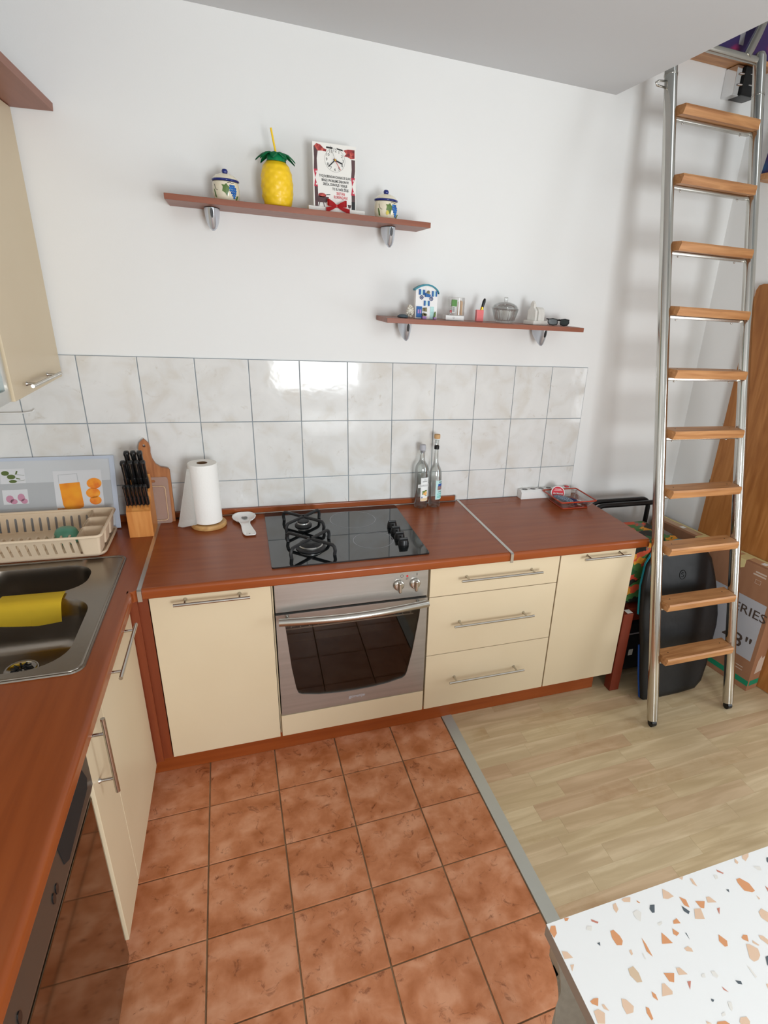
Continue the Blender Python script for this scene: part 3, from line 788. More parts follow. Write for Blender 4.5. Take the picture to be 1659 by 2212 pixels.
for cx, cy, s in ((1.2585-hx, -.4645-hy, .0775), (1.2555-hx, -.2195-hy, .072)):
    bm = nb()
    for dx, dy in ((1, 1), (1, -1), (-1, 1), (-1, -1)):
        P = lambda f, z: (cx+dx*s*f, cy+dy*s*f, z)
        tube(bm, [P(.05, .047), P(.88, .047), P(.98, .0455), P(1.04, .040), P(1.08, .026), P(1.05, .0066)], .0068, 7)
    prism(bm, [(cx-.013, cy-.013), (cx+.013, cy-.013), (cx+.013, cy+.013), (cx-.013, cy+.013)], .042, .0475)
    obj('pan_support', bm, 'iron', t, 40)
for y in (-.312, -.378, -.443, -.508):
    bm = nb(); lathe(bm, [(0, .0062), (.0215, .0062), (.0225, .012), (.0195, .026), (.018, .030), (0, .031)], (1.628-hx, y-hy, 0), 20)
    kn = obj('knob', bm, 'blackpl', t, 40)
    bm = nb(); box(bm, 1.628-hx-.018, 1.628-hx+.018, y-hy-.005, y-hy+.005, .028, .037, bev=.003); obj('grip', bm, 'blackpl', kn, 40)
# ------------------------------------------------------------------ sink
t = thing('sink', 'steel double bowl sink set in the left worktop', 'sink', (.35, -.75, CH))
sx, sy = .35, -.75
so = rrect(.09-sx, .600-sx, -1.112-sy, -.378-sy, .035, 6)
b1 = rrect(.16-sx, .508-sx, -.635-sy, -.432-sy, .085, 7)
b2 = rrect(.13-sx, .548-sx, -1.072-sy, -.682-sy, .10, 8)
bm = nb()
def top_z(a, b): return .0045
es = []
rings = []
for lp, z in ((so, .004), (b1, .003), (b2, .003)):
    vs = [bm.verts.new((a, b, z)) for a, b in lp]; rings.append(vs)
    for i in range(len(vs)): es.append(bm.edges.new((vs[i], vs[(i+1) % len(vs)])))
bmesh.ops.triangle_fill(bm, edges=es, use_beauty=True)
lo = [bm.verts.new((a*1.006, b*1.006, .0005)) for a, b in so]
for i in range(len(lo)):
    j = (i+1) % len(lo); bm.faces.new((rings[0][i], rings[0][j], lo[j], lo[i]))
obj('rim', bm, 'sink', t)
bm = nb()   # raised bead round the rim
for lp in (rrect(.10-sx, .592-sx, -1.104-sy, -.386-sy, .03, 6),):
    tube(bm, [(a, b, .0035) for a, b in lp], .004, 6, closed=True)
obj('raised_bead', bm, 'sink', t, True)
def bowl(lp, depth, name):
    bm = nb()
    cx = sum(p[0] for p in lp)/len(lp); cy = sum(p[1] for p in lp)/len(lp)
    prev = None
    for s, z in ((1.0, .003), (.985, -.004), (.97, -.02), (.94, -depth+.04), (.90, -depth+.014), (.82, -depth+.002), (.5, -depth-.001), (.12, -depth-.003)):
        ringv = [bm.verts.new((cx+(a-cx)*s, cy+(b-cy)*s, z)) for a, b in lp]
        if prev:
            for i in range(len(lp)):
                j = (i+1) % len(lp); bm.faces.new((prev[i], prev[j], ringv[j], ringv[i]))
        prev = ringv
    bm.faces.new(prev)
    return obj(name, bm, 'sink', t, True)
bowl(b1, .13, 'bowl'); bowl(b2, .165, 'bowl')
bm = nb(); lathe(bm, [(.045, -.162), (.042, -.158), (.036, -.160), (.030, -.163), (0, -.163)], (.352-sx, -.80-sy, 0), 28); dr = obj('drain', bm, 'chrome', t, True)
bm = nb()
for i in range(10):
    a = 2*PI*i/10; tube(bm, [(.352-sx+.008*math.cos(a), -.80-sy+.008*math.sin(a), -.159), (.352-sx+.027*math.cos(a), -.80-sy+.027*math.sin(a), -.159)], .0028, 5)
obj('strainer', bm, 'blackpl', dr, True)
# sponge cloth over the divider
bm = nb()
prof = [(-.636, .8605), (-.645, .8635), (-.660, .8640), (-.680, .8635), (-.694, .861), (-.704, .853), (-.709, .838), (-.712, .815), (-.714, .788)]
n = 44
rows_ = []
for (y, z) in prof:
    rw = []
    for i in range(n+1):
        f = i/n
        rip = .0007 if i % 2 else -.0007
        x = .292+.170*f+(.006*(z-.86)/.07 if f > .5 else -.002)
        dz = -.007*max(0, (.86-z)/.06)*abs(f-.6)*1.6*-1
        rw.append(bm.verts.new((x, y-rip-.004*(f-.5), z-.004*math.sin(3*f)*(.86-z)*10+rip*.4+dz)))
    rows_.append(rw)
for a, b in zip(rows_, rows_[1:]):
    for i in range(n): bm.faces.new((a[i], a[i+1], b[i+1], b[i]))
bmesh.ops.solidify(bm, geom=bm.faces[:], thickness=.0025)
tag(obj('sponge_cloth', bm, 'yellowcl', smooth=50), 'yellow ribbed sponge cloth hanging over the divider of the sink', 'cloth')

# ------------------------------------------------------------------ dish rack and tray
t = thing('dish_rack', 'beige plastic dish rack with slotted sides and cutlery compartments', 'dish rack', (.29, -.25, CH))
rx, ry = .29, -.25
bm = nb()
prev = None
for s, z in ((.93, .0005), (.97, .001), (1.0, .010), (1.0, .016), (.975, .016), (.965, .0055), (.9, .005)):
    lp = [(rx+.004+(a-rx-.004)*1, b) for a, b in rrect(.066, .530, -.366, -.103, .03, 5)]
    cx, cy = .298, -.23
    rg = [bm.verts.new((cx+(a-cx)*s-rx, cy+(b-cy)*s-ry, z)) for a, b in lp]
    if prev:
        for i in range(len(rg)):
            j = (i+1) % len(rg); bm.faces.new((prev[i], prev[j], rg[j], rg[i]))
    else:
        bm.faces.new(rg[::-1])
    prev = rg
bm.faces.new(prev)
obj('drip_tray', bm, 'rackpl', t, 50)
def wall_slots(y_top, y_bot, x0, x1, name):
    bm = nb()
    z0, z1 = .022, .096
    f = lambda a, z, h: (a-rx, y_bot+(y_top-y_bot)*(z-z0)/(z1-z0)-ry+h, z)
    holes = []
    x = x0+.016
    while x < x1-.018:
        holes.append([(x, z0+.006), (x+.0085, z0+.006), (x+.0085, z1-.022), (x+.0065, z1-.016), (x+.002, z1-.016), (x, z1-.022)])
        x += .0262
    plate_holes(bm, [(x0, z0), (x1, z0), (x1, z1), (x0, z1)], holes, -.0015, .0015, f)
    return obj(name, bm, 'rackpl', t)
wall_slots(-.124, -.140, .072, .452, 'back_wall'); wall_slots(-.408, -.375, .072, .452, 'front_wall')
bm = nb(); prism(bm, [(-.124, .096), (-.408, .096), (-.375, .022), (-.140, .022)], .070, .073, lambda a, z, h: (h-rx, a-ry, z)); obj('end_wall', bm, 'rackpl', t)
bm = nb(); box(bm, .072-rx, .452-rx, -.375-ry, -.14-ry, .020, .023); obj('rack_floor', bm, 'rackpl', t)
bm = nb(); tube(bm, [(a-rx, b-ry, .098) for a, b in rrect(.068, .532, -.414, -.118, .02, 4)], .0055, 8, closed=True); obj('rack_rim', bm, 'rackpl', t, True)
# cutlery compartments
for y0, y1 in ((-.205, -.124), (-.300, -.212), (-.405, -.307)):
    bm = nb(); prev = None
    for s, z in ((.999, .098), (.80, .026), (.76, .022), (.72, .024), (.92, .095)):
        lp = rrect(.456, .528, y0, y1, .010, 3); cx, cy = .490, (y0+y1)/2
        rg = [bm.verts.new((cx+(a-cx)*s-rx, cy+(b-cy)*s-ry, z)) for a, b in lp]
        if prev:
            for i in range(len(rg)):
                j = (i+1) % len(rg); bm.faces.new((prev[i], prev[j], rg[j], rg[i]))
        prev = rg
        if z == .022: bm.faces.new(rg[::-1])
    bm.faces.new(prev) if False else None
    obj('cutlery_compartment', bm, 'rackpl', t, 50)
for i in range(13):
    x = .092+i*.0262
    bm = nb(); tube(bm, [(x-rx, -.29+.030*math.cos(PI*k/8)-ry, .022+.038*math.sin(PI*k/8)) for k in range(9)], .0042, 6); obj('plate_holder', bm, 'rackpl', t, True)
bm = nb(); lathe(bm, [(0, .024), (.036, .024), (.041, .030), (.0395, .056), (.034, .071), (.024, .078), (0, .080)], (0, 0, 0), 24)
g = obj('plastic_cup', bm, 'teal', smooth=True, loc=(.388, -.255, CH)); tag(g, 'sea green plastic cup upside down in the dish rack', 'cup')

# ------------------------------------------------------------------ printed splash panel leaning on the tiles
t = thing('splash_panel', 'grey framed splash panel printed with orange juice, behind the dish rack', 'splash guard', (.3, -.089, CH+.001))
KS = .2787
def sp(x, z, h=0.0): return (x-.3, KS*(z-CH)+h*-.963, (z-CH)+h*-.268+.0005)
def spp(bm, poly, h0, h1): prism(bm, poly, h0, h1, lambda a, b, h: sp(a, b, -h) if False else (a-.3, KS*(b-CH)-h*.963, (b-CH)+h*.268))
R_ = lambda x0, x1, z0, z1: [(x0, z0), (x1, z0), (x1, z1), (x0, z1)]
bm = nb(); spp(bm, R_(.060, .536, .856, 1.138), .000, .006); obj('board', bm, 'greyp2', t)
for nm, p in (('frame_rail', R_(.060, .538, 1.128, 1.140)), ('frame_rail', R_(.060, .538, .855, .866)), ('frame_stile', R_(.520, .538, .866, 1.128))):
    bm = nb(); spp(bm, p, .006, .010); obj(nm, bm, 'bluegrey', t)
def pr_(name, mat, polys, h=.0064, label=None):
    bm = nb()
    for p in polys: bm.faces.new([bm.verts.new((a-.3, KS*(b-CH)-h*.963, (b-CH)+h*.268)) for a, b in p])
    return obj(name, bm, mat, t, label=label)
pr_('print_band', 'greyp', [R_(.062, .519, .948, 1.045)])
for q in (R_(.322, .487, .935, 1.086), R_(.150, .230, 1.045, 1.100), R_(.150, .232, .968, 1.022)): pr_('print_square', 'greyp3', [q], .0067)
pr_('juice_print', 'juice', [[(.339, 1.037), (.345, .955), (.350, .943), (.365, .939), (.400, .939), (.413, .944), (.416, .953), (.409, 1.041)]], .0071, 'printed glass of orange juice')
pr_('glass_print', 'greyp', [[(.338, 1.038), (.3385, 1.071), (.3400, 1.071), (.3395, 1.038)], [(.4035, 1.041), (.402, 1.073), (.4035, 1.073), (.4055, 1.041)], [(.338, 1.070), (.338, 1.0715), (.404, 1.0745), (.404, 1.073)]], .0071)
pr_('orange_print', 'orange', [ell(.459, 1.034, .026, .021, 18), ell(.452, .997, .025, .020, 18), ell(.458, .968, .021, .017, 18)], .0071, 'printed oranges')
pr_('board_print', 'block', [R_(.324, .368, .934, .944)], .0069)
pr_('herb_print', 'leafg', [ell(.167, 1.084, .013, .009, 10), ell(.185, 1.070, .014, .009, 10), ell(.189, 1.053, .013, .006, 10), [(.198, 1.078), (.203, 1.092), (.208, 1.091), (.204, 1.079)], [(.198, 1.067), (.213, 1.063), (.214, 1.059), (.202, 1.062)], [(.204, 1.0785), (.228, 1.0745), (.228, 1.0735), (.204, 1.0775)], [(.192, 1.053), (.228, 1.0575), (.228, 1.0565), (.192, 1.052)]], .0071, 'printed green herb')
pr_('blossom_print', 'pinkp', [ell(.172, .988, .013, .014, 10), ell(.184, .978, .012, .010, 10), ell(.209, .992, .012, .015, 10), ell(.218, .978, .011, .010, 10), ell(.190, .925, .028, .010, 12)], .0071, 'printed pink blossoms')

# ------------------------------------------------------------------ knife block, boards
t = thing('knife_block', 'pale wooden knife block in the corner of the worktops', 'knife block', (.628, -.14, CH+.0008))
bm = nb(); prism(bm, [(-.208, 0), (-.080, 0), (-.080, .205), (-.098, .228), (-.150, .168), (-.153, .150), (-.200, .112), (-.208, .108)], .585, .671, lambda a, z, h: (h-.628, a+.14, z))
obj('block', bm, 'block', t)
def knife(x, yb, zb, yt, zt, w, th, label, group, name='kitchen_knife'):
    k = thing(name, label, 'knife', (x, yb, zb), 0, group)
    d = Vector((0, yt-yb, zt-zb)); ln = d.length
    M_ = d.to_track_quat('Z', 'Y').to_matrix().to_4x4()
    bm = nb(); box(bm, -w/2, w/2, -th/2, th/2, .004, ln*.45, bev=min(w, th)*.3)
    box(bm, -w*.45, w*.45, -th*.42, th*.42, ln*.40, ln*.92, bev=min(w, th)*.3); box(bm, -w*.52, w*.52, -th*.5, th*.5, ln*.84, ln, bev=min(w, th)*.35)
    bmesh.ops.transform(bm, matrix=M_, verts=bm.verts); h = obj('grip', bm, 'blackpl', k, 40)
    bm = nb(); box(bm, -.0012, .0012, -th*.53, -th*.49, .01, ln*.97); bmesh.ops.transform(bm, matrix=M_, verts=bm.verts); obj('tang', bm, 'satin', k)
    bm = nb(); box(bm, -.001, .001, -th*.45, th*.45, -.085, .006); bmesh.ops.transform(bm, matrix=M_, verts=bm.verts); obj('blade', bm, 'satin', k)
    return k
ORD = ['leftmost', 'second from the left', 'third from the left', 'fourth from the left', 'fifth from the left', 'rightmost']
for i in range(6):
    knife(.594+i*.0138, -.186, CH+.128, -.213, CH+.220, .0132, .018, 'small black steak knife, %s in the lower row of the knife block' % ORD[i], 'steak knives in the knife block')
for i, x in enumerate((.596, .6215, .6425, .6625)):
    knife(x, -.140, CH+.182, -.178, CH+.307, .0195, .024, 'large black knife, %s in the middle row of the knife block' % (ORD[i] if i < 3 else 'rightmost'), 'larger knives in the knife block')
for i, x in enumerate((.608, .631, .653)):
    knife(x, -.114, CH+.212, -.150, CH+.338, .0195, .024, 'tall black knife, %s in the back row of the knife block' % ('leftmost', 'middle one', 'rightmost')[i], 'larger knives in the knife block')
# wooden paddle board
t = thing('cutting_board', 'wooden paddle cutting board with a pierced handle leaning on the tiles', 'cutting board', (.655, -.045, CH+.001))
out = [(.578, 0), (.738, 0), (.738, .222), (.733, .230), (.705, .236), (.688, .250), (.678, .272), (.674, .296), (.676, .318), (.671, .338), (.655, .356), (.639, .340), (.633, .318), (.637, .296), (.633, .270), (.622, .248), (.606, .235), (.583, .230), (.578, .222)]
bm = nb(); plate_holes(bm, out, [ell(.655, .328, .006, .006, 12)], 0, .016, lambda a, z, h: (a-.655, .0+.07*z+h*.995-.012, z))
obj('paddle', bm, 'board', t)
t = thing('plastic_board', 'small clear plastic cutting board in front of the wooden paddle board', 'cutting board', (.675, -.066, CH+.001))
f = lambda a, z, h: (a-.675, .10*z+h-.005, z)
bm = nb(); plate_holes(bm, rrect(.615, .728, .0, .198, .010, 3), [rrect(.640, .680, .176, .188, .005, 3)], 0, .005, f); obj('board', bm, 'frostpl', t)
bm = nb()
lp = rrect(.628, .714, .014, .160, .012, 4)
tube(bm, [f(a, z, -.0012) for a, z in lp], .0024, 5, closed=True); obj('groove', bm, 'beige', t, True)

# ------------------------------------------------------------------ paper towel
t = thing('paper_towel_holder', 'round wooden stand carrying the paper towel roll', 'paper towel holder', (.873, -.128, CH+.0005))
bm = nb(); lathe(bm, [(0, 0), (.068, 0), (.071, .004), (.071, .014), (.067, .019), (0, .019)], seg=40); obj('base_disc', bm, 'disc', t, 40)
bm = nb(); tube(bm, [(0, 0, .018), (0, 0, .268)], .011, 12); obj('peg', bm, 'disc', t, 40)
t = thing('paper_towel_roll', 'white paper towel roll with a loose sheet on its left', 'paper towel', (.871, -.128, CH+.0205))
bm = nb(); lathe(bm, [(.020, .003), (.055, .003), (.057, .006), (.057, .252), (.055, .256), (.020, .256)], seg=48); obj('roll', bm, 'paper', t, 40)
bm = nb(); lathe(bm, [(.0205, .001), (.0205, .2565), (.018, .2565), (.018, .001), (.0205, .001)], seg=32); obj('core_tube', bm, 'card', t, 40)
bm = nb()
rows_ = []
for i in range(9):
    f = i/8
    rw = []
    for j in range(9):
        g = j/8   # 0 at roll, 1 loose edge
        z = .242-(.242-.002)*f
        wid = .010+.072*f
        a = math.radians(215+ 8*f)
        bx_, by_ = .0578*math.cos(a), .0578*math.sin(a)
        q = g*wid
        rw.append(bm.verts.new((bx_-q*.95-.004*math.sin(PI*g)*f, by_+q*.25+.012*g*g*f+.014*f*g, z-.03*g*(f))))
    rows_.append(rw)
for a, b in zip(rows_, rows_[1:]):
    for i in range(8): bm.faces.new((a[i], a[i+1], b[i+1], b[i]))
for v in bm.verts: v.co.z = max(v.co.z, -.019)
bmesh.ops.solidify(bm, geom=bm.faces[:], thickness=.0006)
obj('loose_sheet', bm, 'paper', t, True)

# ------------------------------------------------------------------ spoon rest
t = thing('spoon_rest', 'white ceramic spoon rest left of the hob', 'spoon rest', (1.02, -.1, CH+.0008))
bm = nb()
secs = [(-.188, .012, 1), (-.184, .019, .75), (-.172, .0235, .2), (-.150, .0245, 0), (-.12, .022, 0), (-.09, .0185, 0), (-.065, .018, 0), (-.048, .022, 0), (-.032, .033, 0), (-.012, .043, 0), (.015, .049, 0), (.038, .046, .1), (.055, .036, .45), (.064, .025, .8), (.068, .014, 1)]
rows_ = []
for y, w, e in secs:
    cx = -.006+(.15*(-y-.04) if y < -.04 else 0)
    lift = .004 if -.1 < y < -.04 else 0
    rw = []
    for k in range(15):
        g = -1+2*k/14
        z = .0036+lift+(.0125 if y > -.05 else .006)*max(abs(g)**3, e)
        rw.append(bm.verts.new((cx+w*g, y, z)))
    rows_.append(rw)
for a, b in zip(rows_, rows_[1:]):
    for i in range(14): bm.faces.new((a[i], a[i+1], b[i+1], b[i]))
bmesh.ops.recalc_face_normals(bm, faces=bm.faces)
if bm.faces[:][40].normal.z < 0: bmesh.ops.reverse_faces(bm, faces=bm.faces)
bmesh.ops.solidify(bm, geom=bm.faces[:], thickness=.0032)
mn = min(v.co.z for v in bm.verts)
for v in bm.verts: v.co.z -= mn
obj('dish', bm, 'ceramic', t, True)
bm = nb(); bm.faces.new([bm.verts.new((x*.62-.004, y*.62+.008, .0074)) for x, y in ((-.022, .02), (-.016, .034), (-.004, .031), (.006, .036), (.016, .030), (.020, .010), (.010, -.002), (.014, -.012), (.003, -.014), (-.008, -.004), (-.016, .004))]); obj('print', bm, 'grey', t, label='small grey printed motif')
bm = nb(); prism(bm, ell(.0130, -.170, .003, .003, 10), .0068, .0074); obj('hanging_hole', bm, 'grey', t)

# ------------------------------------------------------------------ shelves
def bracket(parent, x, ztop, dz, y0):
    bm = nb(); prev = None; n = 20
    for i in range(10):
        f = i/9
        z = ztop-f*dz
        k = math.sqrt(max(0.015, 1-(f*.985)**1.9))
        w = .0265*k; yf = -.128+.030*f**1.6; yb = y0 if f < .3 else y0-.075*((f-.3)/.7)**1.3
        cy, ry_ = (yf*1.0+yb)/2, abs(yf-yb)/2*(.35+.65*k)
        cy = yf+ry_ if f > .3 else (yf+yb)/2
        rg = [bm.verts.new((x+w*math.cos(2*PI*q/n), cy+ry_*math.sin(2*PI*q/n), z)) for q in range(n)]
        if prev:
            for q in range(n): bm.faces.new((prev[q], prev[(q+1) % n], rg[(q+1) % n], rg[q]))
        else: bm.faces.new(rg)
        prev = rg
    bm.faces.new(prev[::-1])
    b = obj('bracket', bm, 'chromed', parent, 60)
    bm = nb(); prism(bm, ell(x, ztop-dz*.25, .005, dz*.22, 12), y0-.1285, y0-.10, lambda a, z, h: (a, h+(ztop-z)*.15, z)); obj('slot', bm, 'blackpl', b)
    bm = nb(); prism(bm, ell(x, (-.128+y0)/2, .0272, .0648, 20), ztop-.0022, ztop+.0002); obj('gasket', bm, 'blackpl', b)
t = thing('wall_shelf', 'upper brown wooden wall shelf with the yellow pineapple and the clock', 'shelf', (1.317, 0, 2.066))
bm = nb(); box(bm, .849-1.317, 1.786-1.317, -.2, -.001, .0005, .0195, bev=.0012); obj('board', bm, 'shelf', t, 40)
bracket(t, .992-1.317, 0, .074, -.002); bracket(t, 1.648-1.317, 0, .074, -.002)
t = thing('wall_shelf', 'lower brown wooden wall shelf with the little white and blue house', 'shelf', (2.08, 0, 1.709))
bm = nb(); box(bm, 1.618-2.08, 2.541-2.08, -.2, -.001, .0005, .0195, bev=.0012); obj('board', bm, 'shelf', t, 40)
bracket(t, 1.728-2.08, 0, .074, -.002); bracket(t, 2.385-2.08, 0, .074, -.002)
Z1, Z2 = 2.0865, 1.7295

# --- ceramic jars
def jar(x, label, rz):
    t = thing('ceramic_jar', label, 'jar', (x, -.11, Z1), rz)
    bm = nb(); lathe(bm, [(0, 0), (.036, 0), (.041, .004), (.0455, .025), (.0455, .042), (.043, .060), (.040, .062), (0, .062)], seg=40); obj('body', bm, 'jar', t, 50)
    bm = nb(); lathe(bm, [(.042, .0625), (.0455, .0635), (.0465, .067), (.0445, .070), (.040, .070)], seg=40); lid0 = None
    b2_ = nb(); lathe(b2_, [(0, .0605), (.041, .0635), (.044, .068), (.041, .073), (.033, .081), (.020, .087), (.009, .0885), (0, .0885)], seg=40); lid = obj('lid', b2_, 'jar', t, 50)
    obj('rim_band', bm, 'cobalt', lid, True, label='dark blue rim band')
    bm = nb(); lathe(bm, [(.007, .087), (.0085, .090), (.0105, .096), (.0085, .102), (.004, .1035), (0, .1035)], seg=20); obj('knob', bm, 'cobalt', lid, True, label='dark blue knob')
    def rr(z): 
        return .0455 if z > .02 and z < .045 else (.0455-.0045*(.02-z)/.02 if z < .02 else .0455-.0025*(z-.045)/.017)
    fn = lambda a, z, h=.0008: ((rr(z)+h)*math.sin(a/.0455), -(rr(z)+h)*math.cos(a/.0455), z)
    bm = nb()
    for r_, n_ in enumerate((3, 4, 4, 3, 2, 1)):
        for k in range(n_):
            a = .022+(k-(n_-1)/2)*.0065+r_*.0012; z = .048-r_*.0072
            p = fn(a, z, .0); bmesh.ops.create_uvsphere(bm, u_segments=8, v_segments=6, radius=.0039, matrix=Matrix.Translation(p))
    obj('grape_cluster', bm, 'grape', t, True, label='blue painted grapes in relief')
    bm = nb(); decal_poly(bm, [(-.013, .030), (-.010, .042), (-.014, .050), (-.004, .049), (.002, .055), (.007, .048), (.012, .044), (.010, .034), (.006, .026), (.003, .014), (-.003, .024)], fn)
    decal_poly(bm, [(.034, .008), (.038, .018), (.041, .020), (.043, .010), (.040, .003)], fn); decal_poly(bm, [(-.044, .012), (-.047, .034), (-.043, .036), (-.038, .024), (-.037, .008)], fn)
    obj('leaf_relief', bm, 'vine', t, True, label='green painted leaves')
    bm = nb()
    for pts in ([(-.042, .050), (-.040, .040), (-.034, .033), (-.028, .032)], [(.006, .056), (.014, .059), (.022, .056), (.030, .058)]):
        tube(bm, [fn(*p) for p in pts], .0007, 4)
    obj('painted_tendril', bm, 'ink', t, True)
    return t
jar(1.046, 'cream ceramic jar with blue grapes at the left end of the upper shelf', math.radians(0))
j2 = jar(1.628, 'cream ceramic jar with blue grapes and a yellow leaf, beside the clock', math.radians(4))
bm = nb(); fn = lambda a, z, h=.0014: ((.0452+h)*math.sin(a/.0455), -(.0452+h)*math.cos(a/.0455), z)
decal_poly(bm, [(-.014, .018), (-.012, .026), (-.006, .030), (-.001, .022), (-.004, .015), (-.010, .013)], fn); obj('yellow_leaf', bm, 'vineyel', j2, True, label='yellow painted leaf')

# --- pineapple tumbler
t = thing('pineapple_tumbler', 'yellow plastic pineapple tumbler with green leaves and a straw', 'tumbler', (1.222, -.11, Z1))
bm = nb()
NS, NZ = 64, 40
prof = [(0, .036), (.03, .047), (.25, .0545), (.5, .0565), (.75, .0535), (.9, .046), (1.0, .034)]
def pr2(f):
    for (a, ra), (b, rb) in zip(prof, prof[1:]):
        if f <= b:
            g = (f-a)/(b-a); g = g*g*(3-2*g)*.5+g*.5
            return ra+(rb-ra)*g
    return prof[-1][1]
rings = []
for i in range(NZ+1):
    f = i/NZ; rg = []
    for k in range(NS):
        a = 2*PI*k/NS
        u_ = (a/(2*PI)*9+f*4.5) % 1; v_ = (a/(2*PI)*9-f*4.5) % 1
        dm = min(u_, 1-u_, v_, 1-v_)*2
        r = pr2(f)*(1+.055*(dm-.5)*min(1, 6*f)*min(1, 6*(1-f)))
        rg.append(bm.verts.new((r*math.cos(a), r*math.sin(a), f*.146)))
    rings.append(rg)
for a, b in zip(rings, rings[1:]):
    for k in range(NS): bm.faces.new((a[k], a[(k+1) % NS], b[(k+1) % NS], b[k]))
bm.faces.new(rings[0][::-1]); bm.faces.new(rings[-1])
obj('body', bm, 'pine', t, 60)
bm = nb(); lathe(bm, [(.032, .144), (.031, .158), (.027, .168), (.008, .171), (0, .171)], seg=28); cr_ = obj('cap', bm, 'pgreen', t, 50, label='green cap')
for i in range(9):
    a = 2*PI*i/9+.3
    bm = nb()
    L_ = [(.012, .169, .008), (.028, .173, .015), (.045, .168, .014), (.058, .158, .009), (.070, .146, .001)]
    rows_ = []
    for r, z, w in L_:
        d = Vector((math.cos(a), math.sin(a), 0)); s_ = Vector((-math.sin(a), math.cos(a), 0))
        rows_.append([bm.verts.new(d*r+s_*w+Vector((0, 0, z-.003))), bm.verts.new(d*r+Vector((0, 0, z+.002))), bm.verts.new(d*r-s_*w+Vector((0, 0, z-.003)))])
    for p, q in zip(rows_, rows_[1:]):
        for k in range(2): bm.faces.new((p[k], p[k+1], q[k+1], q[k]))
    bmesh.ops.solidify(bm, geom=bm.faces[:], thickness=.002)
    obj('leaf', bm, 'pgreen', t, True)
bm = nb(); tube(bm, [(.002, 0, .165), (-.012, 0, .248)], .0035, 10); obj('straw', bm, 'pine', t, 50)

# --- birthday clock
t = thing('birthday_clock', 'white birthday clock with printed verses and a red bow', 'clock', (1.432, -.11, Z1))
cxx, cyy = 1.432, -.11
f3 = lambda a, z, h: (a-cxx, h, z-Z1)
bm = nb(); prism(bm, [(1.330, Z1), (1.540, Z1), (1.540, 2.1055), (1.330, 2.1055)], -.022, .022, f3); obj('base', bm, 'whitemat', t)
bm = nb(); prism(bm, [(1.351, 2.1055), (1.509, 2.1055), (1.510, 2.315), (1.351, 2.3135)], -.003, .004, f3); obj('panel', bm, 'whitemat', t)
def cp_(name, mat, polys, h, label=None):
    if len(polys) > 1 and name in ('border_print', 'gingham_print', 'gingham_white'):
        for q in polys: cp_(name, mat, [q], h, label)
        return
    bm = nb()
    for p in polys: bm.faces.new([bm.verts.new(f3(a, z, h)) for a, z in p])
    return obj(name, bm, mat, t, label=label)
def ci(u, v): return (1.351+(u-185)/(1310-185)*(1.509-1.351), 2.3140-(v-190-(u-185)*.115)/(1800-120)*(2.3140-2.1055)*1.0)
cc, cr2 = (1.432, 2.263), .0375
ringp = []
bm = nb(); n_ = 48
a_ = [bm.verts.new(f3(cc[0]+(cr2-.0006)*math.cos(2*PI*i/n_), cc[1]+(cr2-.0006)*math.sin(2*PI*i/n_), -.0035)) for i in range(n_)]
b_ = [bm.verts.new(f3(cc[0]+cr2*math.cos(2*PI*i/n_), cc[1]+cr2*math.sin(2*PI*i/n_), -.0035)) for i in range(n_)]
for i in range(n_): bm.faces.new((a_[i], a_[(i+1) % n_], b_[(i+1) % n_], b_[i]))
obj('dial_ring', bm, 'ink', t)
for i in range(1, 13):
    a = PI/2-2*PI*i/12
    text('numeral', str(i), .0135, 'ink', t, lambda x, y, a=a: f3(cc[0]+.030*math.cos(a)+x, cc[1]+.030*math.sin(a)+y, -.0036))
def hand(name, mat, ang, ln, w, back=.006, h=-.006):
    d = (math.sin(ang), math.cos(ang)); s_ = (d[1], -d[0])
    bm = nb(); prism(bm, [(cc[0]-d[0]*back-s_[0]*w, cc[1]-d[1]*back-s_[1]*w), (cc[0]-d[0]*back+s_[0]*w, cc[1]-d[1]*back+s_[1]*w), (cc[0]+d[0]*ln+s_[0]*w, cc[1]+d[1]*ln+s_[1]*w), (cc[0]+d[0]*ln-s_[0]*w, cc[1]+d[1]*ln-s_[1]*w)], h, h+.001, f3)
    obj(name, bm, mat, t)
hand('minute_hand', 'ink', math.radians(226), .033, .0016); hand('hour_hand', 'ink', math.radians(109), .029, .0023, h=-.0075)
hand('second_hand', 'ink', math.radians(340), .046, .0003, h=-.009); hand('alarm_hand', 'red', math.radians(146), .036, .0007, h=-.009)
bm = nb(); prism(bm, ell(cc[0], cc[1], .0026, .0026, 12), -.0105, -.003, f3); obj('hub', bm, 'gold', t)
for s_, z, sz, mt in (('TVOJ ROĐENDAN DANAS SE SLAVI,', 2.2085, .0094, 'ink'), ('BRIGE I PROBLEME ZABORAVI!', 2.1955, .0094, 'ink'), ('SREĆA, ZDRAVLJE I VESELJE', 2.1830, .0094, 'ink'), ('TO SU NAŠE ŽELJE.', 2.1695, .0094, 'ink'), ('SRETAN', 2.1560, .0112, 'redink'), ('ROĐENDAN!', 2.1435, .0112, 'redink')):
    x0 = 1.432 if z > 2.175 else 1.452
    text('verse', s_, sz*1.06, mt, t, lambda x, y, x0=x0, z=z: f3(x0+x*.74, z+y*1.15, -.0036), bold=.00022)
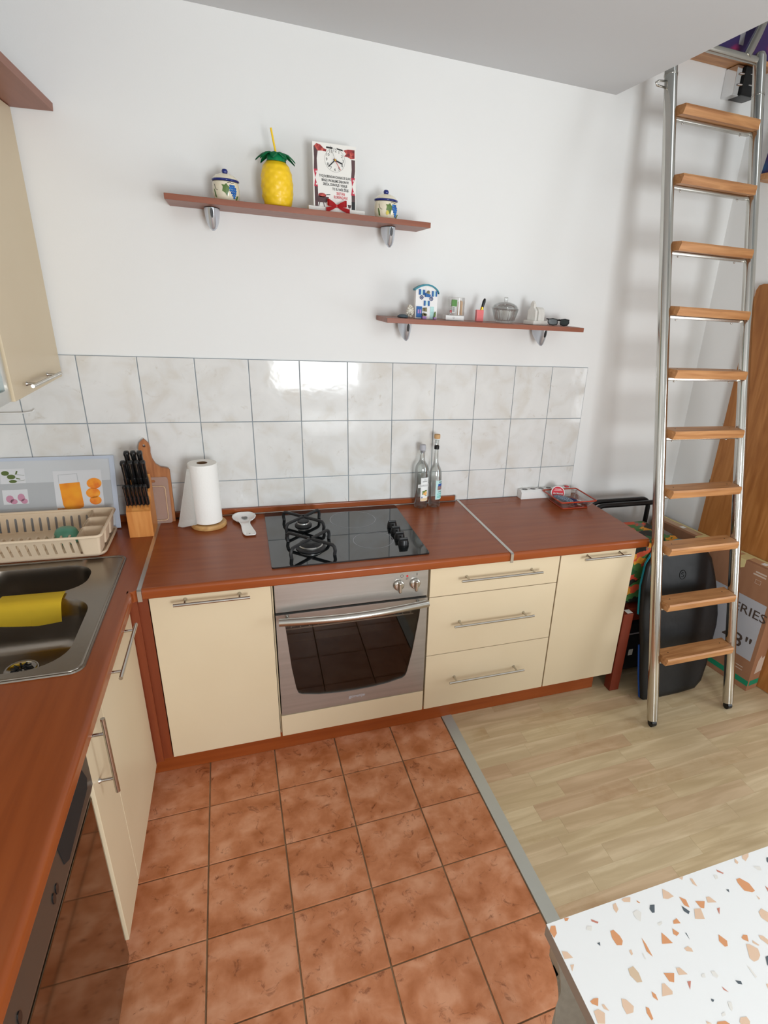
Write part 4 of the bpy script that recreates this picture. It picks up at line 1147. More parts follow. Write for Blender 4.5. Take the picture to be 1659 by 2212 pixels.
# printed border
lft = [(1.3555, 2.300), (1.372, 2.302), (1.370, 2.285), (1.366, 2.262), (1.3675, 2.228), (1.3545, 2.228), (1.3565, 2.262)]
cp_('border_print', 'maroon', [lft, [(1.3555, 2.172), (1.3675, 2.172), (1.3680, 2.15), (1.3665, 2.106), (1.356, 2.106)], [(1.493, 2.272), (1.5065, 2.272), (1.5065, 2.236), (1.5035, 2.214), (1.492, 2.214), (1.494, 2.24)], [(1.493, 2.156), (1.5065, 2.156), (1.5065, 2.106), (1.494, 2.106)]], -.0034)
ging, gw = [], []
for x0, x1, z0, z1, pinch in ((1.3545, 1.3685, 2.228, 2.200, 1), (1.3545, 1.3685, 2.200, 2.172, 0), (1.4915, 1.5065, 2.214, 2.185, 1), (1.4915, 1.5065, 2.185, 2.156, 0)):
    ging.append([(x0, z0), (x1, z0), (x0+.004, z1)] if pinch else [(x0+.004, z0), (x1, z1), (x0, z1)])
    m_ = (z0+z1)/2; zz = z0*.7+z1*.3 if pinch else z0*.3+z1*.7
    gw.append([(x0+.0065, zz-.003), (x0+.010, zz-.003), (x0+.010, zz+.003), (x0+.0065, zz+.003)])
cp_('gingham_print', 'gingham', ging, -.0034); cp_('gingham_white', 'whitemat', gw, -.0038)
cp_('food_print', 'meat', [[(1.357, 2.300), (1.366, 2.309), (1.380, 2.306), (1.392, 2.296), (1.402, 2.294), (1.400, 2.287), (1.385, 2.288), (1.370, 2.286)], [(1.464, 2.298), (1.480, 2.303), (1.505, 2.304), (1.505, 2.277), (1.492, 2.274), (1.478, 2.279), (1.466, 2.280), (1.474, 2.288)], ell(1.383, 2.1455, .015, .0075, 12)], -.0037)
cp_('handle_print', 'ink', [[(1.401, 2.303), (1.424, 2.3035), (1.424, 2.298), (1.401, 2.2975)], [(1.438, 2.3025), (1.460, 2.300), (1.462, 2.2955), (1.442, 2.2975)], [(1.398, 2.150), (1.413, 2.1515), (1.413, 2.149), (1.398, 2.147)]], -.0038)
cp_('grill_print', 'maroon', [[(1.358, 2.143), (1.408, 2.141), (1.402, 2.127), (1.396, 2.122), (1.366, 2.122), (1.360, 2.128)], [(1.372, 2.122), (1.375, 2.122), (1.370, 2.107), (1.367, 2.107)], [(1.386, 2.122), (1.389, 2.122), (1.392, 2.107), (1.389, 2.107)]], -.0037)
cp_('wine_print', 'maroon', [[(1.478, 2.123), (1.492, 2.123), (1.489, 2.112), (1.481, 2.112)], [(1.4845, 2.112), (1.4855, 2.112), (1.4855, 2.1065), (1.4845, 2.1065)]], -.0038)
cp_('bottle_print', 'ink', [[(1.493, 2.135), (1.5065, 2.135), (1.5065, 2.107), (1.493, 2.107)]], -.0036)
# bow
bm = nb()
def loop3(pts, w):
    rows_ = []
    for (a, z, h) in pts: rows_.append((bm.verts.new(f3(a, z+w(a), h)), bm.verts.new(f3(a, z-w(a), h))))
    for p, q in zip(rows_, rows_[1:]): bm.faces.new((p[0], q[0], q[1], p[1]))
for s_ in (-1, 1):
    k0 = 1.434
    loop3([(k0, 2.1125, -.024), (k0+s_*.012, 2.117, -.032), (k0+s_*.030, 2.122, -.034), (k0+s_*.036, 2.122, -.028), (k0+s_*.030, 2.121, -.020), (k0, 2.1125, -.022)], lambda a: .0025+.008*min(1, abs(a-k0)/.025))
    loop3([(k0, 2.1115, -.025), (k0+s_*.018, 2.104, -.030), (k0+s_*.046, 2.0955, -.036)] if s_ > 0 else [(k0, 2.1115, -.025), (k0-.020, 2.103, -.030), (k0-.042, 2.094, -.036)], lambda a: .003+.006*min(1, abs(a-k0)/.04))
bmesh.ops.solidify(bm, geom=bm.faces[:], thickness=.0012)
box(bm, -.0035, .0045, -.029, -.021, 2.1085-Z1, 2.1165-Z1, bev=.002)
obj('bow', bm, 'red', t, 40, label='red satin bow')
# ------------------------------------------------------------------ lower shelf things
t = thing('house_ornament', 'little white house ornament with blue shutters and an arched teal roof', 'ornament', (1.806, -.11, Z2))
hw = lambda u: -.049+(u-290)*.000170
hz = lambda v: (1062-v)*.0001545
H = lambda u, v, h: (hw(u), h, hz(v))
Rr = lambda a, b, c, d: [(a, d), (b, d), (b, c), (a, c)]
bm = nb()
arch = [(290, 1062), (850, 1062), (850, 370), (810, 318), (740, 265), (660, 225), (590, 208), (500, 212), (400, 245), (330, 285), (290, 310)]
prism(bm, arch, -.014, .014, H); obj('facade', bm, 'house', t)
bm = nb()
ro = [(262, 318), (335, 262), (420, 215), (520, 185), (600, 180), (690, 198), (780, 245), (850, 310), (885, 372)]
ri = [(u_, v_+42) for u_, v_ in ro]
for i in range(len(ro)-1): prism(bm, [ro[i], ro[i+1], ri[i+1], ri[i]], -.020, .016, H)
obj('roof', bm, 'tealroof', t, label='arched teal roof')
for a in ((365, 415, 320, 458), (468, 518, 328, 462), (700, 742, 345, 490), (797, 832, 345, 480), (500, 542, 600, 730), (606, 648, 600, 730)):
    bm = nb(); prism(bm, Rr(*a), -.018, -.013, H); obj('shutter', bm, 'shut', t)
for a in ((415, 468, 345, 450), (742, 797, 350, 470), (542, 606, 610, 705)):
    bm = nb(); prism(bm, Rr(*a), -.0155, -.0135, H); obj('window', bm, 'paleaqua', t)
bm = nb(); prism(bm, Rr(312, 455, 752, 1035), -.018, -.0135, H); d = obj('door', bm, 'shut', t)
bm = nb(); prism(bm, Rr(345, 385, 830, 930), -.0188, -.017, H); prism(bm, Rr(400, 435, 830, 930), -.0188, -.017, H); obj('door_panes', bm, 'lilac', d)
bm = nb(); prism(bm, [(515, 405), (655, 440), (650, 510), (520, 505)], -.024, -.013, H); obj('balcony', bm, 'shut', t)
bm = nb(); prism(bm, [(545, 400), (540, 240), (640, 235), (650, 430)], -.0155, -.0135, H); obj('balcony_door', bm, 'house', t)
for c_ in ((438, 522), (688, 545)):
    bm = nb()
    for i in range(8):
        a = 2*PI*i/8; prism(bm, ell(c_[0]+38*math.cos(a), c_[1]+42*math.sin(a), 13, 15, 7), -.017, -.0135, H)
    prism(bm, ell(c_[0], c_[1], 14, 16, 8), -.018, -.0135, H); obj('rosette', bm, 'navy', t)
bm = nb(); prism(bm, [(470, 785), (585, 770), (590, 880), (475, 870)], -.0165, -.0135, H); obj('picture', bm, 'cactus', t)
bm = nb(); prism(bm, Rr(672, 770, 742, 1062), -.016, -.0135, H); st = obj('painted_door', bm, 'paleaqua', t)
bm = nb()
for i in range(7): prism(bm, Rr(676, 766, 770+i*40, 776+i*40), -.0168, -.015, H)
obj('door_slats', bm, 'lblue2', st)
for u0, u1, mt, top, lb in ((455, 556, 'lilac', 995, None), (750, 812, 'lilac', 1010, None)):
    bm = nb(); prism(bm, Rr(u0, u1, top, 1062), -.030, -.014, H); p = obj('flower_pot', bm, mt, t)
    bm = nb()
    cu = (u0+u1)/2
    if u0 < 500:
        for q in ((cu-30, 960), (cu, 940), (cu+40, 955), (cu+10, 975)): prism(bm, ell(q[0], q[1], 28, 34, 8), -.028, -.018, H)
        obj('cactus', bm, 'cactus', p)
    else:
        prism(bm, [(755, 1010), (770, 900), (800, 862), (805, 930), (795, 1010)], -.026, -.020, H); obj('agave', bm, 'lleaf', p)
bm = nb(); prism(bm, [(545, 430), (575, 360), (600, 340), (625, 345), (640, 380), (625, 430)], -.022, -.0155, H); obj('balcony_cactus', bm, 'cactus', t)
# coral ornament
bm = nb(); random.seed(5)
for i in range(34):
    a, b = random.uniform(0, 2*PI), random.uniform(-1, 1)
    r = .021; p = (r*math.cos(a)*math.sqrt(1-b*b)*.62, r*math.sin(a)*math.sqrt(1-b*b)*.7, .025+r*b*1.05)
    bmesh.ops.create_icosphere(bm, subdivisions=1, radius=random.uniform(.004, .0068), matrix=Matrix.Translation(p))
bmesh.ops.create_icosphere(bm, subdivisions=2, radius=.014, matrix=Matrix.Translation((0, 0, .024)))
bmesh.ops.create_icosphere(bm, subdivisions=1, radius=.006, matrix=Matrix.Translation((0, 0, .0045)))
mn = min(v.co.z for v in bm.verts)
for v in bm.verts: v.co.z -= mn
tag(obj('coral_ornament', bm, 'coral', smooth=True, loc=(1.738, -.105, Z2)), 'white knobbly coral ornament just left of the little house', 'ornament')
bm = nb(); lathe(bm, [(0, 0), (.020, 0), (.0235, .003), (.021, .008), (.012, .0125), (0, .0135)], seg=24)
tag(obj('pebble', bm, 'slate', smooth=True, loc=(1.704, -.12, Z2)), 'flat dark grey pebble at the left of the lower shelf', 'pebble')
# toothpick box and its base
t = thing('card_box', 'flat white box under the clear toothpick case', 'box', (1.933, -.11, Z2))
bx('box', 'white', t, -.042, .042, -.022, .022, 0, .0195, bev=.002)
bm = nb(); ring(bm, -.006, .010, .0035, .0008, 0, 12)
for v in bm.verts: v.co = Vector((v.co.x, -.0224, v.co.y))
obj('printed_mark', bm, 'ink', t)
t = thing('toothpick_case', 'clear plastic case of toothpicks with a green label', 'case', (1.943, -.112, Z2+.020))
bx('case', 'clearpl', t, -.033, .033, -.017, .017, 0, .073, bev=.002)
bx('edge_strip', 'white', t, .004, .010, -.0178, -.0172, .002, .071)
bx('label', 'greenlid', t, -.024, .000, -.012, -.002, .036, .063, bev=.002)
bx('price_tag', 'lwhite', t, -.022, -.006, -.0122, -.0118, .010, .036)
bx('red_seal', 'redlid', t, -.030, -.022, -.011, -.003, .010, .020, bev=.002)
bm = nb(); random.seed(3)
for i in range(22): 
    x, y = .010+random.uniform(0, .018), random.uniform(-.011, .012); tube(bm, [(x, y, .002), (x+random.uniform(-.002, .002), y, .058+random.uniform(-.003, .003))], .0018, 5)
obj('toothpicks', bm, 'beige', t, kind='stuff')
bm = nb()
for i in range(7): prism(bm, [(-.0205, .013+i*.003), (-.0105, .013+i*.003), (-.0105, .0145+i*.003), (-.0205, .0145+i*.003)], -.0126, -.0121, lambda a, z, h: (a, h, z))
obj('barcode', bm, 'ink', t)
# pink container with lipstick brush
t = thing('lipstick_holder', 'small coral pink container with a tilted black and gold pointed stick', 'cosmetic', (2.055, -.11, Z2))
bx('container', 'coral2', t, -.0165, .0165, -.010, .010, 0, .048, bev=.002)
bm = nb(); tube(bm, [(.008, 0, .046), (.0115, 0, .060)], .0068, 12); st = obj('collar', bm, 'gold', t, 50, label='gold collar')
bm = nb(); tube(bm, [(.0115, 0, .060), (.0175, 0, .082), (.0205, 0, .093), (.0215, 0, .0965)], [.0058, .0072, .0048, .0008], 12); obj('tip', bm, 'blackpl', t, 50, label='black pointed tip')
# glass bowl with lid
t = thing('glass_sugar_bowl', 'ribbed clear glass bowl with a domed lid', 'bowl', (2.178, -.11, Z2))
rm = lambda a, z: 1+.035*math.cos(18*a) if .004 < z < .058 else 1
bm = nb(); lathe(bm, [(0, 0), (.036, 0), (.039, .003), (.044, .012), (.050, .030), (.055, .048), (.060, .058), (.062, .060), (.0585, .061), (.052, .049), (.046, .030), (.040, .014), (.034, .008), (0, .007)], seg=72, rmod=rm); obj('bowl', bm, 'glass', t, True)
bm = nb(); lathe(bm, [(.055, .0615), (.058, .063), (.050, .074), (.036, .082), (.018, .0865), (.0075, .0875), (.0075, .091), (.009, .093), (.009, .105), (.0065, .107), (0, .107)], seg=40)
lathe(bm, [(.055, .0615), (.047, .072), (.034, .0795), (.018, .0835), (0, .0845)], seg=40); obj('lid', bm, 'glass', t, True)
# stone chapel
t = thing('stone_chapel', 'pale stone model chapel with a bell gable', 'ornament', (2.336, -.11, Z2), math.radians(24))
bm = nb(); box(bm, -.052, .052, -.030, .030, 0, .017, bev=.002); obj('base', bm, 'stone', t, 40)
bm = nb(); prism(bm, [(-.036, .017), (.036, .017), (.036, .052), (.028, .066), (.012, .0745), (-.012, .0745), (-.028, .066), (-.036, .052)], -.024, .020, lambda a, z, h: (h+.012, a*.62, z)); obj('nave', bm, 'stone', t)
bm = nb(); prism(bm, [(-.022, .017), (.022, .017), (.022, .058), (.010, .072), (.010, .088), (0, .1), (-.010, .088), (-.010, .072), (-.022, .058)], -.036, -.022, lambda a, z, h: (h, a, z)); obj('bell_gable', bm, 'stone', t)
bm = nb(); prism(bm, [(-.014, .018), (.014, .018), (.014, .044), (.007, .053), (-.007, .053), (-.014, .044)], .0322, .0335, lambda a, z, h: (h, a, z)); obj('arched_door', bm, 'stone', t)
# sunglasses
t = thing('sunglasses', 'dark sunglasses lying folded at the right end of the lower shelf', 'sunglasses', (2.452, -.105, Z2), math.radians(-8))
for sx_ in (-1, 1):
    lens = [(sx_*.006, .012), (sx_*.010, .004), (sx_*.026, .0015), (sx_*.044, .004), (sx_*.052, .014), (sx_*.050, .026), (sx_*.030, .030), (sx_*.010, .027)]
    bm = nb(); prism(bm, lens, -.0195, -.0180, lambda a, z, h: (a, h+.10*abs(a), z)); obj('lens', bm, 'lens', t)
    bm = nb(); tube(bm, [(a, -.019+.10*abs(a), z) for a, z in lens], .0024, 6, closed=True); obj('frame', bm, 'blackpl', t, True)
    bm = nb(); tube(bm, [(sx_*.052, -.012, .026), (sx_*.053, .004, .027), (sx_*.030, .012+.003*sx_, .026), (-sx_*.030, .015+.003*sx_, .020), (-sx_*.048, .016+.003*sx_, .006)], .0026, 6); obj('temple', bm, 'blackpl', t, True)
bm = nb(); tube(bm, [(-.008, -.019, .024), (0, -.0195, .027), (.008, -.019, .024)], .0022, 6); obj('bridge', bm, 'blackpl', t, True)

# ------------------------------------------------------------------ bottles
def bottle(name, label, loc, outer, rz):
    t = thing(name, label, 'bottle', loc, rz)
    bm = nb()
    inner = [(max(r-.0028, .004), z) for r, z in outer[3:]][::-1]
    lathe(bm, outer+[(inner[0][0], outer[-1][1])]+inner[1:]+[(inner[-1][0]*.8, .010), (0, .016)], seg=36)
    obj('glass_body', bm, 'glass', t, True)
    return t
b1p = [(0, .006), (.026, .0), (.0318, .003), (.0325, .012), (.0335, .10), (.0340, .180), (.0330, .198), (.0285, .213), (.0195, .226), (.0135, .237), (.0120, .252), (.0120, .276), (.0145, .279), (.0145, .286)]
t = bottle('liquor_bottle', 'clear glass bottle with the apricot label and grey stopper, by the tiles', (1.832, -.070, CH+.0008), b1p, math.radians(14))
bm = nb(); lathe(bm, [(0, .0165), (.022, .012), (.0288, .016), (.0302, .10), (.0308, .172), (0, .172)], seg=32); obj('spirit', bm, 'water', t, 40)
bm = nb(); lathe(bm, [(0, .272), (.0088, .272), (.0090, .2865), (.0150, .2868), (.0155, .294), (.0140, .312), (0, .312)], seg=24); obj('stopper', bm, 'cgrey', t, 40)
rw_ = .0345
f1 = lambda a, z, h=.0004: ((rw_+h)*math.sin(a/rw_), -(rw_+h)*math.cos(a/rw_), z)
bm = nb(); decal_grid(bm, -.021, .021, .040, .158, 10, f1); lab = obj('label', bm, 'lwhite', t, True)
bm = nb(); decal_grid(bm, -.034, .031, .112, .128, 12, lambda a, z: f1(a, z-.35*a*a*14, .0007)); obj('name_band', bm, 'lwhite', lab, True)
bm = nb(); decal_grid(bm, -.020, .020, .041, .056, 8, lambda a, z: f1(a, z, .0006)); obj('tan_band', bm, 'ltan', lab, True)
bm = nb(); decal_poly(bm, ell(.003, .080, .011, .011, 14), lambda a, z: f1(a, z, .0008)); obj('fruit_print', bm, 'lfruit', lab, True)
bm = nb(); decal_poly(bm, ell(-.006, .088, .008, .0045, 10), lambda a, z: f1(a, z, .0010)); decal_poly(bm, ell(.006, .093, .008, .004, 10), lambda a, z: f1(a, z, .0010)); decal_poly(bm, ell(-.0095, .078, .003, .006, 8), lambda a, z: f1(a, z, .0010)); decal_poly(bm, ell(.008, .068, .004, .003, 8), lambda a, z: f1(a, z, .0010)); obj('leaf_print', bm, 'lleaf', lab, True)
text('lettering', 'MARELICA', .0125, 'grey', lab, lambda x, y: f1(x*.92, .1195+y-.35*x*x*14, .0010))
text('lettering', 'Zadarski', .0075, 'ink', lab, lambda x, y: f1(x, .140+y, .0008), bold=.0001); text('lettering', 'Stari', .006, 'ink', lab, lambda x, y: f1(x, .148+y, .0008))
bm = nb(); decal_poly(bm, [(-.016, .056), (-.010, .056), (-.012, .064), (-.015, .064)], lambda a, z: f1(a, z, .0008)); obj('crest', bm, 'lsky', lab, True)
b2p = [(0, .012), (.024, .0), (.0285, .003), (.0290, .010), (.0300, .05), (.0315, .11), (.0320, .150), (.0300, .178), (.0235, .198), (.0150, .214), (.0108, .232), (.0100, .26), (.0100, .330), (.0112, .332), (.0112, .338)]
t = bottle('liquor_bottle', 'taller clear glass bottle with the aqua label and long cork', (1.901, -.072, CH+.0008), b2p, math.radians(26))
bm = nb(); lathe(bm, [(0, .0165), (.018, .012), (.0252, .016), (.0268, .05), (.0282, .11), (.0284, .124), (0, .124)], seg=32); obj('spirit', bm, 'water', t, 40)
bm = nb(); lathe(bm, [(.0102, .290), (.0120, .290), (.0120, .306), (.0102, .308), (.0102, .290)], seg=24); obj('neck_band', bm, 'blackpl', t, 40)
bm = nb(); lathe(bm, [(0, .318), (.0070, .318), (.0072, .3385), (.0130, .3388), (.0130, .342), (0, .342)], seg=24); obj('stopper_plug', bm, 'lwhite', t, 40)
bm = nb(); lathe(bm, [(0, .3422), (.0140, .3422), (.0145, .346), (.0145, .359), (.0135, .361), (0, .361)], seg=24); obj('cork_top', bm, 'cork', t, 40)
rw2 = .0318
f2 = lambda a, z, h=.0006: ((rw2+h)*math.sin(a/rw2), -(rw2+h)*math.cos(a/rw2), z)
bm = nb(); decal_grid(bm, -.020, .022, .044, .140, 10, f2); lab = obj('label', bm, 'lblue', t, True)
bm = nb(); decal_grid(bm, -.008, .019, .112, .124, 6, lambda a, z: f2(a, z, .0010)); obj('sky_print', bm, 'lsky', lab, True)
bm = nb(); decal_grid(bm, -.010, .019, .092, .113, 6, lambda a, z: f2(a, z, .0009)); obj('town_print', bm, 'ltown', lab, True)
bm = nb()
for z in (.072, .062, .055): decal_grid(bm, -.012, .018, z-.0025, z+.0025, 6, lambda a, z: f2(a, z, .0010))
obj('teal_bands', bm, 'lblue2', lab, True)
text('lettering', 'RAB', .011, 'ink', lab, lambda x, y: f2(.006+x, .131+y, .0010), bold=.0002); text('lettering', 'RAKIJA', .0075, 'ink', lab, lambda x, y: f2(.004+x, .083+y, .0010), bold=.0001)

# ------------------------------------------------------------------ power strip and tray
t = thing('power_strip', 'white power strip lying against the tiles behind the red rimmed tray', 'power strip', (2.54, -.036, CH+.0008))
bm = nb(); prism(bm, [(-.024, 0), (.024, 0), (.024, .040), (.016, .046), (-.012, .046), (-.024, .036)], -.150, .150, lambda a, b, h: (h, a, b)); obj('housing', bm, 'white', t)
for i in range(5):
    x = -.122+i*.0485
    bm = nb(); lathe(bm, [(.0195, .0462), (.0195, .0475), (.0175, .0475), (.0165, .0464), (0, .0464)], (x, .002, 0), 24); s_ = obj('socket', bm, 'white', t, 40)
    bm = nb(); lathe(bm, [(.0160, .0467), (0, .0467)], (x, .002, 0), 20); obj('socket_well', bm, 'grey', s_)
    for dx in (-.006, .006):
        bm = nb(); prism(bm, ell(x+dx, .002, .0028, .0028, 8), .0466, .0472); obj('pin_hole', bm, 'blackpl', s_)
bx('switch', 'redlid', t, .124, .144, -.008, .012, .046, .052, bev=.002, label='dark red switch')
bm = nb(); tube(bm, [(.150, 0, .022), (.20, .0, .015), (.225, -.01, .006)], .0035, 8); obj('cord', bm, 'white', t, True)
t = thing('glass_tray', 'clear glass tray with a red rim, holding odds and ends', 'tray', (2.613, -.165, CH+.0008))
bm = nb()
prev = None
for x, y, z in ((.072, .072, 0), (.076, .076, .004), (.103, .103, .044), (.100, .100, .044), (.073, .073, .007)):
    rg = [bm.verts.new((a, b, z)) for a, b in rrect(-x, x, -y, y, .008, 3)]
    if prev:
        for i in range(len(rg)):
            j = (i+1) % len(rg); bm.faces.new((prev[i], prev[j], rg[j], rg[i]))
    else: bm.faces.new(rg[::-1])
    prev = rg
bm.faces.new(prev); obj('dish', bm, 'clearpl', t, 40)
bm = nb(); tube(bm, [(a, b, .0455) for a, b in rrect(-.103, .103, -.103, .103, .008, 3)], .0036, 8, closed=True); obj('rim', bm, 'redrim', t, True, label='red glass rim')
bm = nb(); tube(bm, [(a, b, .003) for a, b in rrect(-.074, .074, -.074, .074, .008, 3)], .003, 8, closed=True); obj('foot_rim', bm, 'redrim', t, True)
TB_ = CH+.0085
t = thing('round_lid', 'round red lid with a white edge, tilted up in the glass tray', 'lid', (2.572, -.118, TB_+.002))
ma = Matrix.Rotation(math.radians(-22), 4, 'Z') @ Matrix.Translation((0, 0, .036)) @ Matrix.Rotation(math.radians(64), 4, 'X')
bm = nb(); lathe(bm, [(0, -.004), (.036, -.004), (.037, 0), (.036, .004), (.033, .0045), (0, .0045)], seg=36); bmesh.ops.transform(bm, matrix=ma, verts=bm.verts); obj('disc', bm, 'white', t, 40)
bm = nb(); lathe(bm, [(.0325, .0046), (.032, .0052), (0, .0052)], seg=36); bmesh.ops.transform(bm, matrix=ma, verts=bm.verts); obj('red_face', bm, 'redlid', t, 40)
text('lettering', 'Air Madrid', .0115, 'lwhite', t, lambda x, y: ma @ Vector((x, y-.004, .0056)), bold=.0002)
bm = nb()
for y, w in ((.018, .016), (.012, .022)): prism(bm, [(-w, y), (w, y), (w, y+.0022), (-w, y+.0022)], .0054, .0057)
bmesh.ops.transform(bm, matrix=ma, verts=bm.verts); obj('printed_lines', bm, 'lwhite', t)
bm = nb()
prof = [(-.062, .004, .004), (-.05, .013, .008), (-.02, .019, .012), (.02, .019, .012), (.045, .014, .009), (.055, .005, .004)]
prev = None
for x, w, h in prof:
    rg = [bm.verts.new((x, w*math.cos(2*PI*k/10), h+h*math.sin(2*PI*k/10))) for k in range(10)]
    if prev:
        for k in range(10): bm.faces.new((prev[k], prev[(k+1) % 10], rg[(k+1) % 10], rg[k]))
    else: bm.faces.new(rg)
    prev = rg
bm.faces.new(prev[::-1])
o = obj('pouch', bm, 'bluepat', smooth=True, loc=(2.572, -.185, TB_+.017)); o.rotation_euler = (0, .12, math.radians(-48)); tag(o, 'blue and white patterned soft pouch across the front of the glass tray', 'pouch')
for i, (x, y, a, z, lb) in enumerate(((2.655, -.150, 128, .006, 'navy pen in the glass tray, nearest its back edge'), (2.665, -.190, 140, .006, 'navy pen in the middle of the glass tray'), (2.625, -.205, 118, .006, 'navy pen in the glass tray beside the patterned pouch'))):
    t = thing('pen', lb, 'pen', (x, y, TB_+z), math.radians(a), 'pens in the glass tray')
    bm = nb(); tube(bm, [(-.042, 0, 0), (.03, 0, 0), (.04, 0, 0)], [.0048, .0048, .0015], 10); obj('barrel', bm, 'navy', t, 40)
    bm = nb(); tube(bm, [(-.043, 0, 0), (-.018, 0, 0)], .0054, 10); obj('cap', bm, 'bluepat' if i == 1 else 'chrome', t, 40)
t = thing('key_ring', 'key on a steel ring lying at the front of the glass tray', 'key', (2.600, -.222, TB_+.0005))
bm = nb(); tube(bm, [(.014*math.cos(2*PI*k/16), .014*math.sin(2*PI*k/16), .0016) for k in range(16)], .0015, 6, closed=True); obj('ring', bm, 'chrome', t, True)
bm = nb(); prism(bm, [(.012, -.003), (.05, -.003), (.052, 0), (.05, .003), (.03, .003), (.028, .007), (.018, .008), (.012, .004)], .0004, .0022); obj('key', bm, 'chrome', t)

# ------------------------------------------------------------------ upper cabinet
t = thing('wall_cabinet', 'cream wall cabinet with a chrome handle and cornice, high on the left', 'cabinet', (.23, -.3, 1.455))
U = lambda x0, x1, y0, y1, z0, z1: (x0-.23, x1-.23, y0+.3, y1+.3, z0-1.455, z1-1.455)
bx('carcass', 'cream', t, *U(.052, .396, -.555, -.012, 1.457, 2.296))
d = bx('door', 'cream', t, *U(.397, .415, -.552, -.022, 1.455, 2.298), bev=.0015)
hd = bar_handle(d, (.445-.23, -.478+.3, .034), (.445-.23, -.152+.3, .030), (-.030, 0, 0), inset=.05)
bm = nb(); prism(bm, [(.06, 2.300), (.385, 2.300), (.531, 2.306), (.533, 2.3285), (.52, 2.331), (.06, 2.331)], -1.25, -.010, lambda a, z, h: (a-.23, h+.3, z-1.455)); obj('cornice', bm, 'cornice', t)
t = thing('wall_cabinet', 'wall cabinet with a frosted glass door in an aluminium frame, at the far left edge', 'cabinet', (.23, -.9, 1.455))
U = lambda x0, x1, y0, y1, z0, z1: (x0-.23, x1-.23, y0+.9, y1+.9, z0-1.455, z1-1.455)
bx('carcass', 'cream', t, *U(.052, .385, -1.25, -.556, 1.462, 2.296))
bm = nb(); plate_holes(bm, [(-1.20, 1.458), (-.558, 1.458), (-.558, 2.298), (-1.20, 2.298)], [[(-1.165, 1.493), (-.593, 1.493), (-.593, 2.263), (-1.165, 2.263)]], .387, .408, lambda a, z, h: (h-.23, a+.9, z-1.455)); d = obj('door_frame', bm, 'alu', t)
bx('pane', 'frost', d, *U(.392, .398, -1.166, -.592, 1.492, 2.264))
bm = nb(); tube(bm, [(.06, -.022, 1.316), (.20, -.024, 1.316), (.272, -.026, 1.318), (.298, -.028, 1.323), (.306, -.028, 1.331)], .0028, 6)
tag(obj('thin_cable', bm, 'white', smooth=True), 'thin white cable running along the tiles under the wall cabinet', 'cable')

# ------------------------------------------------------------------ ladder
t = thing('ladder', 'steel loft ladder with ten oak rungs, leaning by the loft edge', 'ladder', (2.98, -.936, 0))
LY = lambda z: .257*z
L0 = lambda x, z, dy=0.0: (x-2.98, LY(z)+dy, z)
for x, zt in ((2.752, 2.92), (3.212, 2.862)):
    bm = nb(); tube(bm, [L0(x, .035), L0(x, zt-.02), L0(x, zt-.006), L0(x, zt)], [.0255, .0255, .021, .010], 20, sx=1.0); r = obj('rail', bm, 'railst', t, 60)
    bm = nb(); tube(bm, [L0(x, 2.695), L0(x, 2.703)], .0268, 20); obj('joint_ring', bm, 'satin', r, 60)
    bm = nb(); box(bm, x-2.98-.016, x-2.98+.016, -.012+LY(.03), .014+LY(.03), .018, .036, bev=.003); ft_ = obj('foot_fork', bm, 'blackpl', t, 40)
    bm = nb(); tube(bm, [(x-2.98-.012, LY(.018), .0185), (x-2.98+.012, LY(.018), .0185)], .018, 18); obj('caster', bm, 'blackpl', ft_, 40)
for i in range(10):
    z = .326+i*.2502
    bm = nb()
    y0 = LY(z)
    # tread: bevelled ends and front
    prism(bm, [(-.050, .010), (-.043, -.018), (.036, -.018), (.040, .018), (-.046, .018)], 2.782-2.98, 3.188-2.98, lambda a, b, h: (h, y0+a, z+b))
    for v in bm.verts:
        if v.co.y < y0-.03:
            v.co.x *= .962 if v.co.z > z else .985
    obj('rung', bm, 'oakrung', t, label='oak tread')
    bm = nb(); box(bm, 2.776-2.98, 3.188-2.98, y0-.006, y0+.024, z-.032, z-.0185, bev=.003); br = obj('support_bar', bm, 'satin', t, 40)
    for x in (2.83, 3.14):
        bm = nb(); lathe(bm, [(0, z-.0405), (.004, z-.0395), (.0052, z-.034), (0, z-.034)], (x-2.98, y0+.009, 0), 10); obj('screw', bm, 'chrome', br, True)
        bm = nb(); prism(bm, ell(x-2.98, y0+.004, .0032, .0032, 8), z+.0181, z+.0186); obj('plug', bm, 'blackpl', br)
bm = nb(); tube(bm, [L0(2.752, 2.828), L0(3.212, 2.828)], .0155, 16); obj('top_tube', bm, 'satin', t, 60)
bm = nb(); tube(bm, [L0(3.135, 2.828), L0(3.20, 2.93, .004), L0(3.285, 3.08, .012)], .019, 14); obj('handrail', bm, 'satin', t, 60)
bm = nb(); tube(bm, [(a-2.98, LY(2.65), z) for a, z in ((2.728, 2.672), (2.690, 2.668), (2.678, 2.660), (2.684, 2.652), (2.728, 2.650))], .004, 6); obj('wall_bracket', bm, 'satin', t, True)

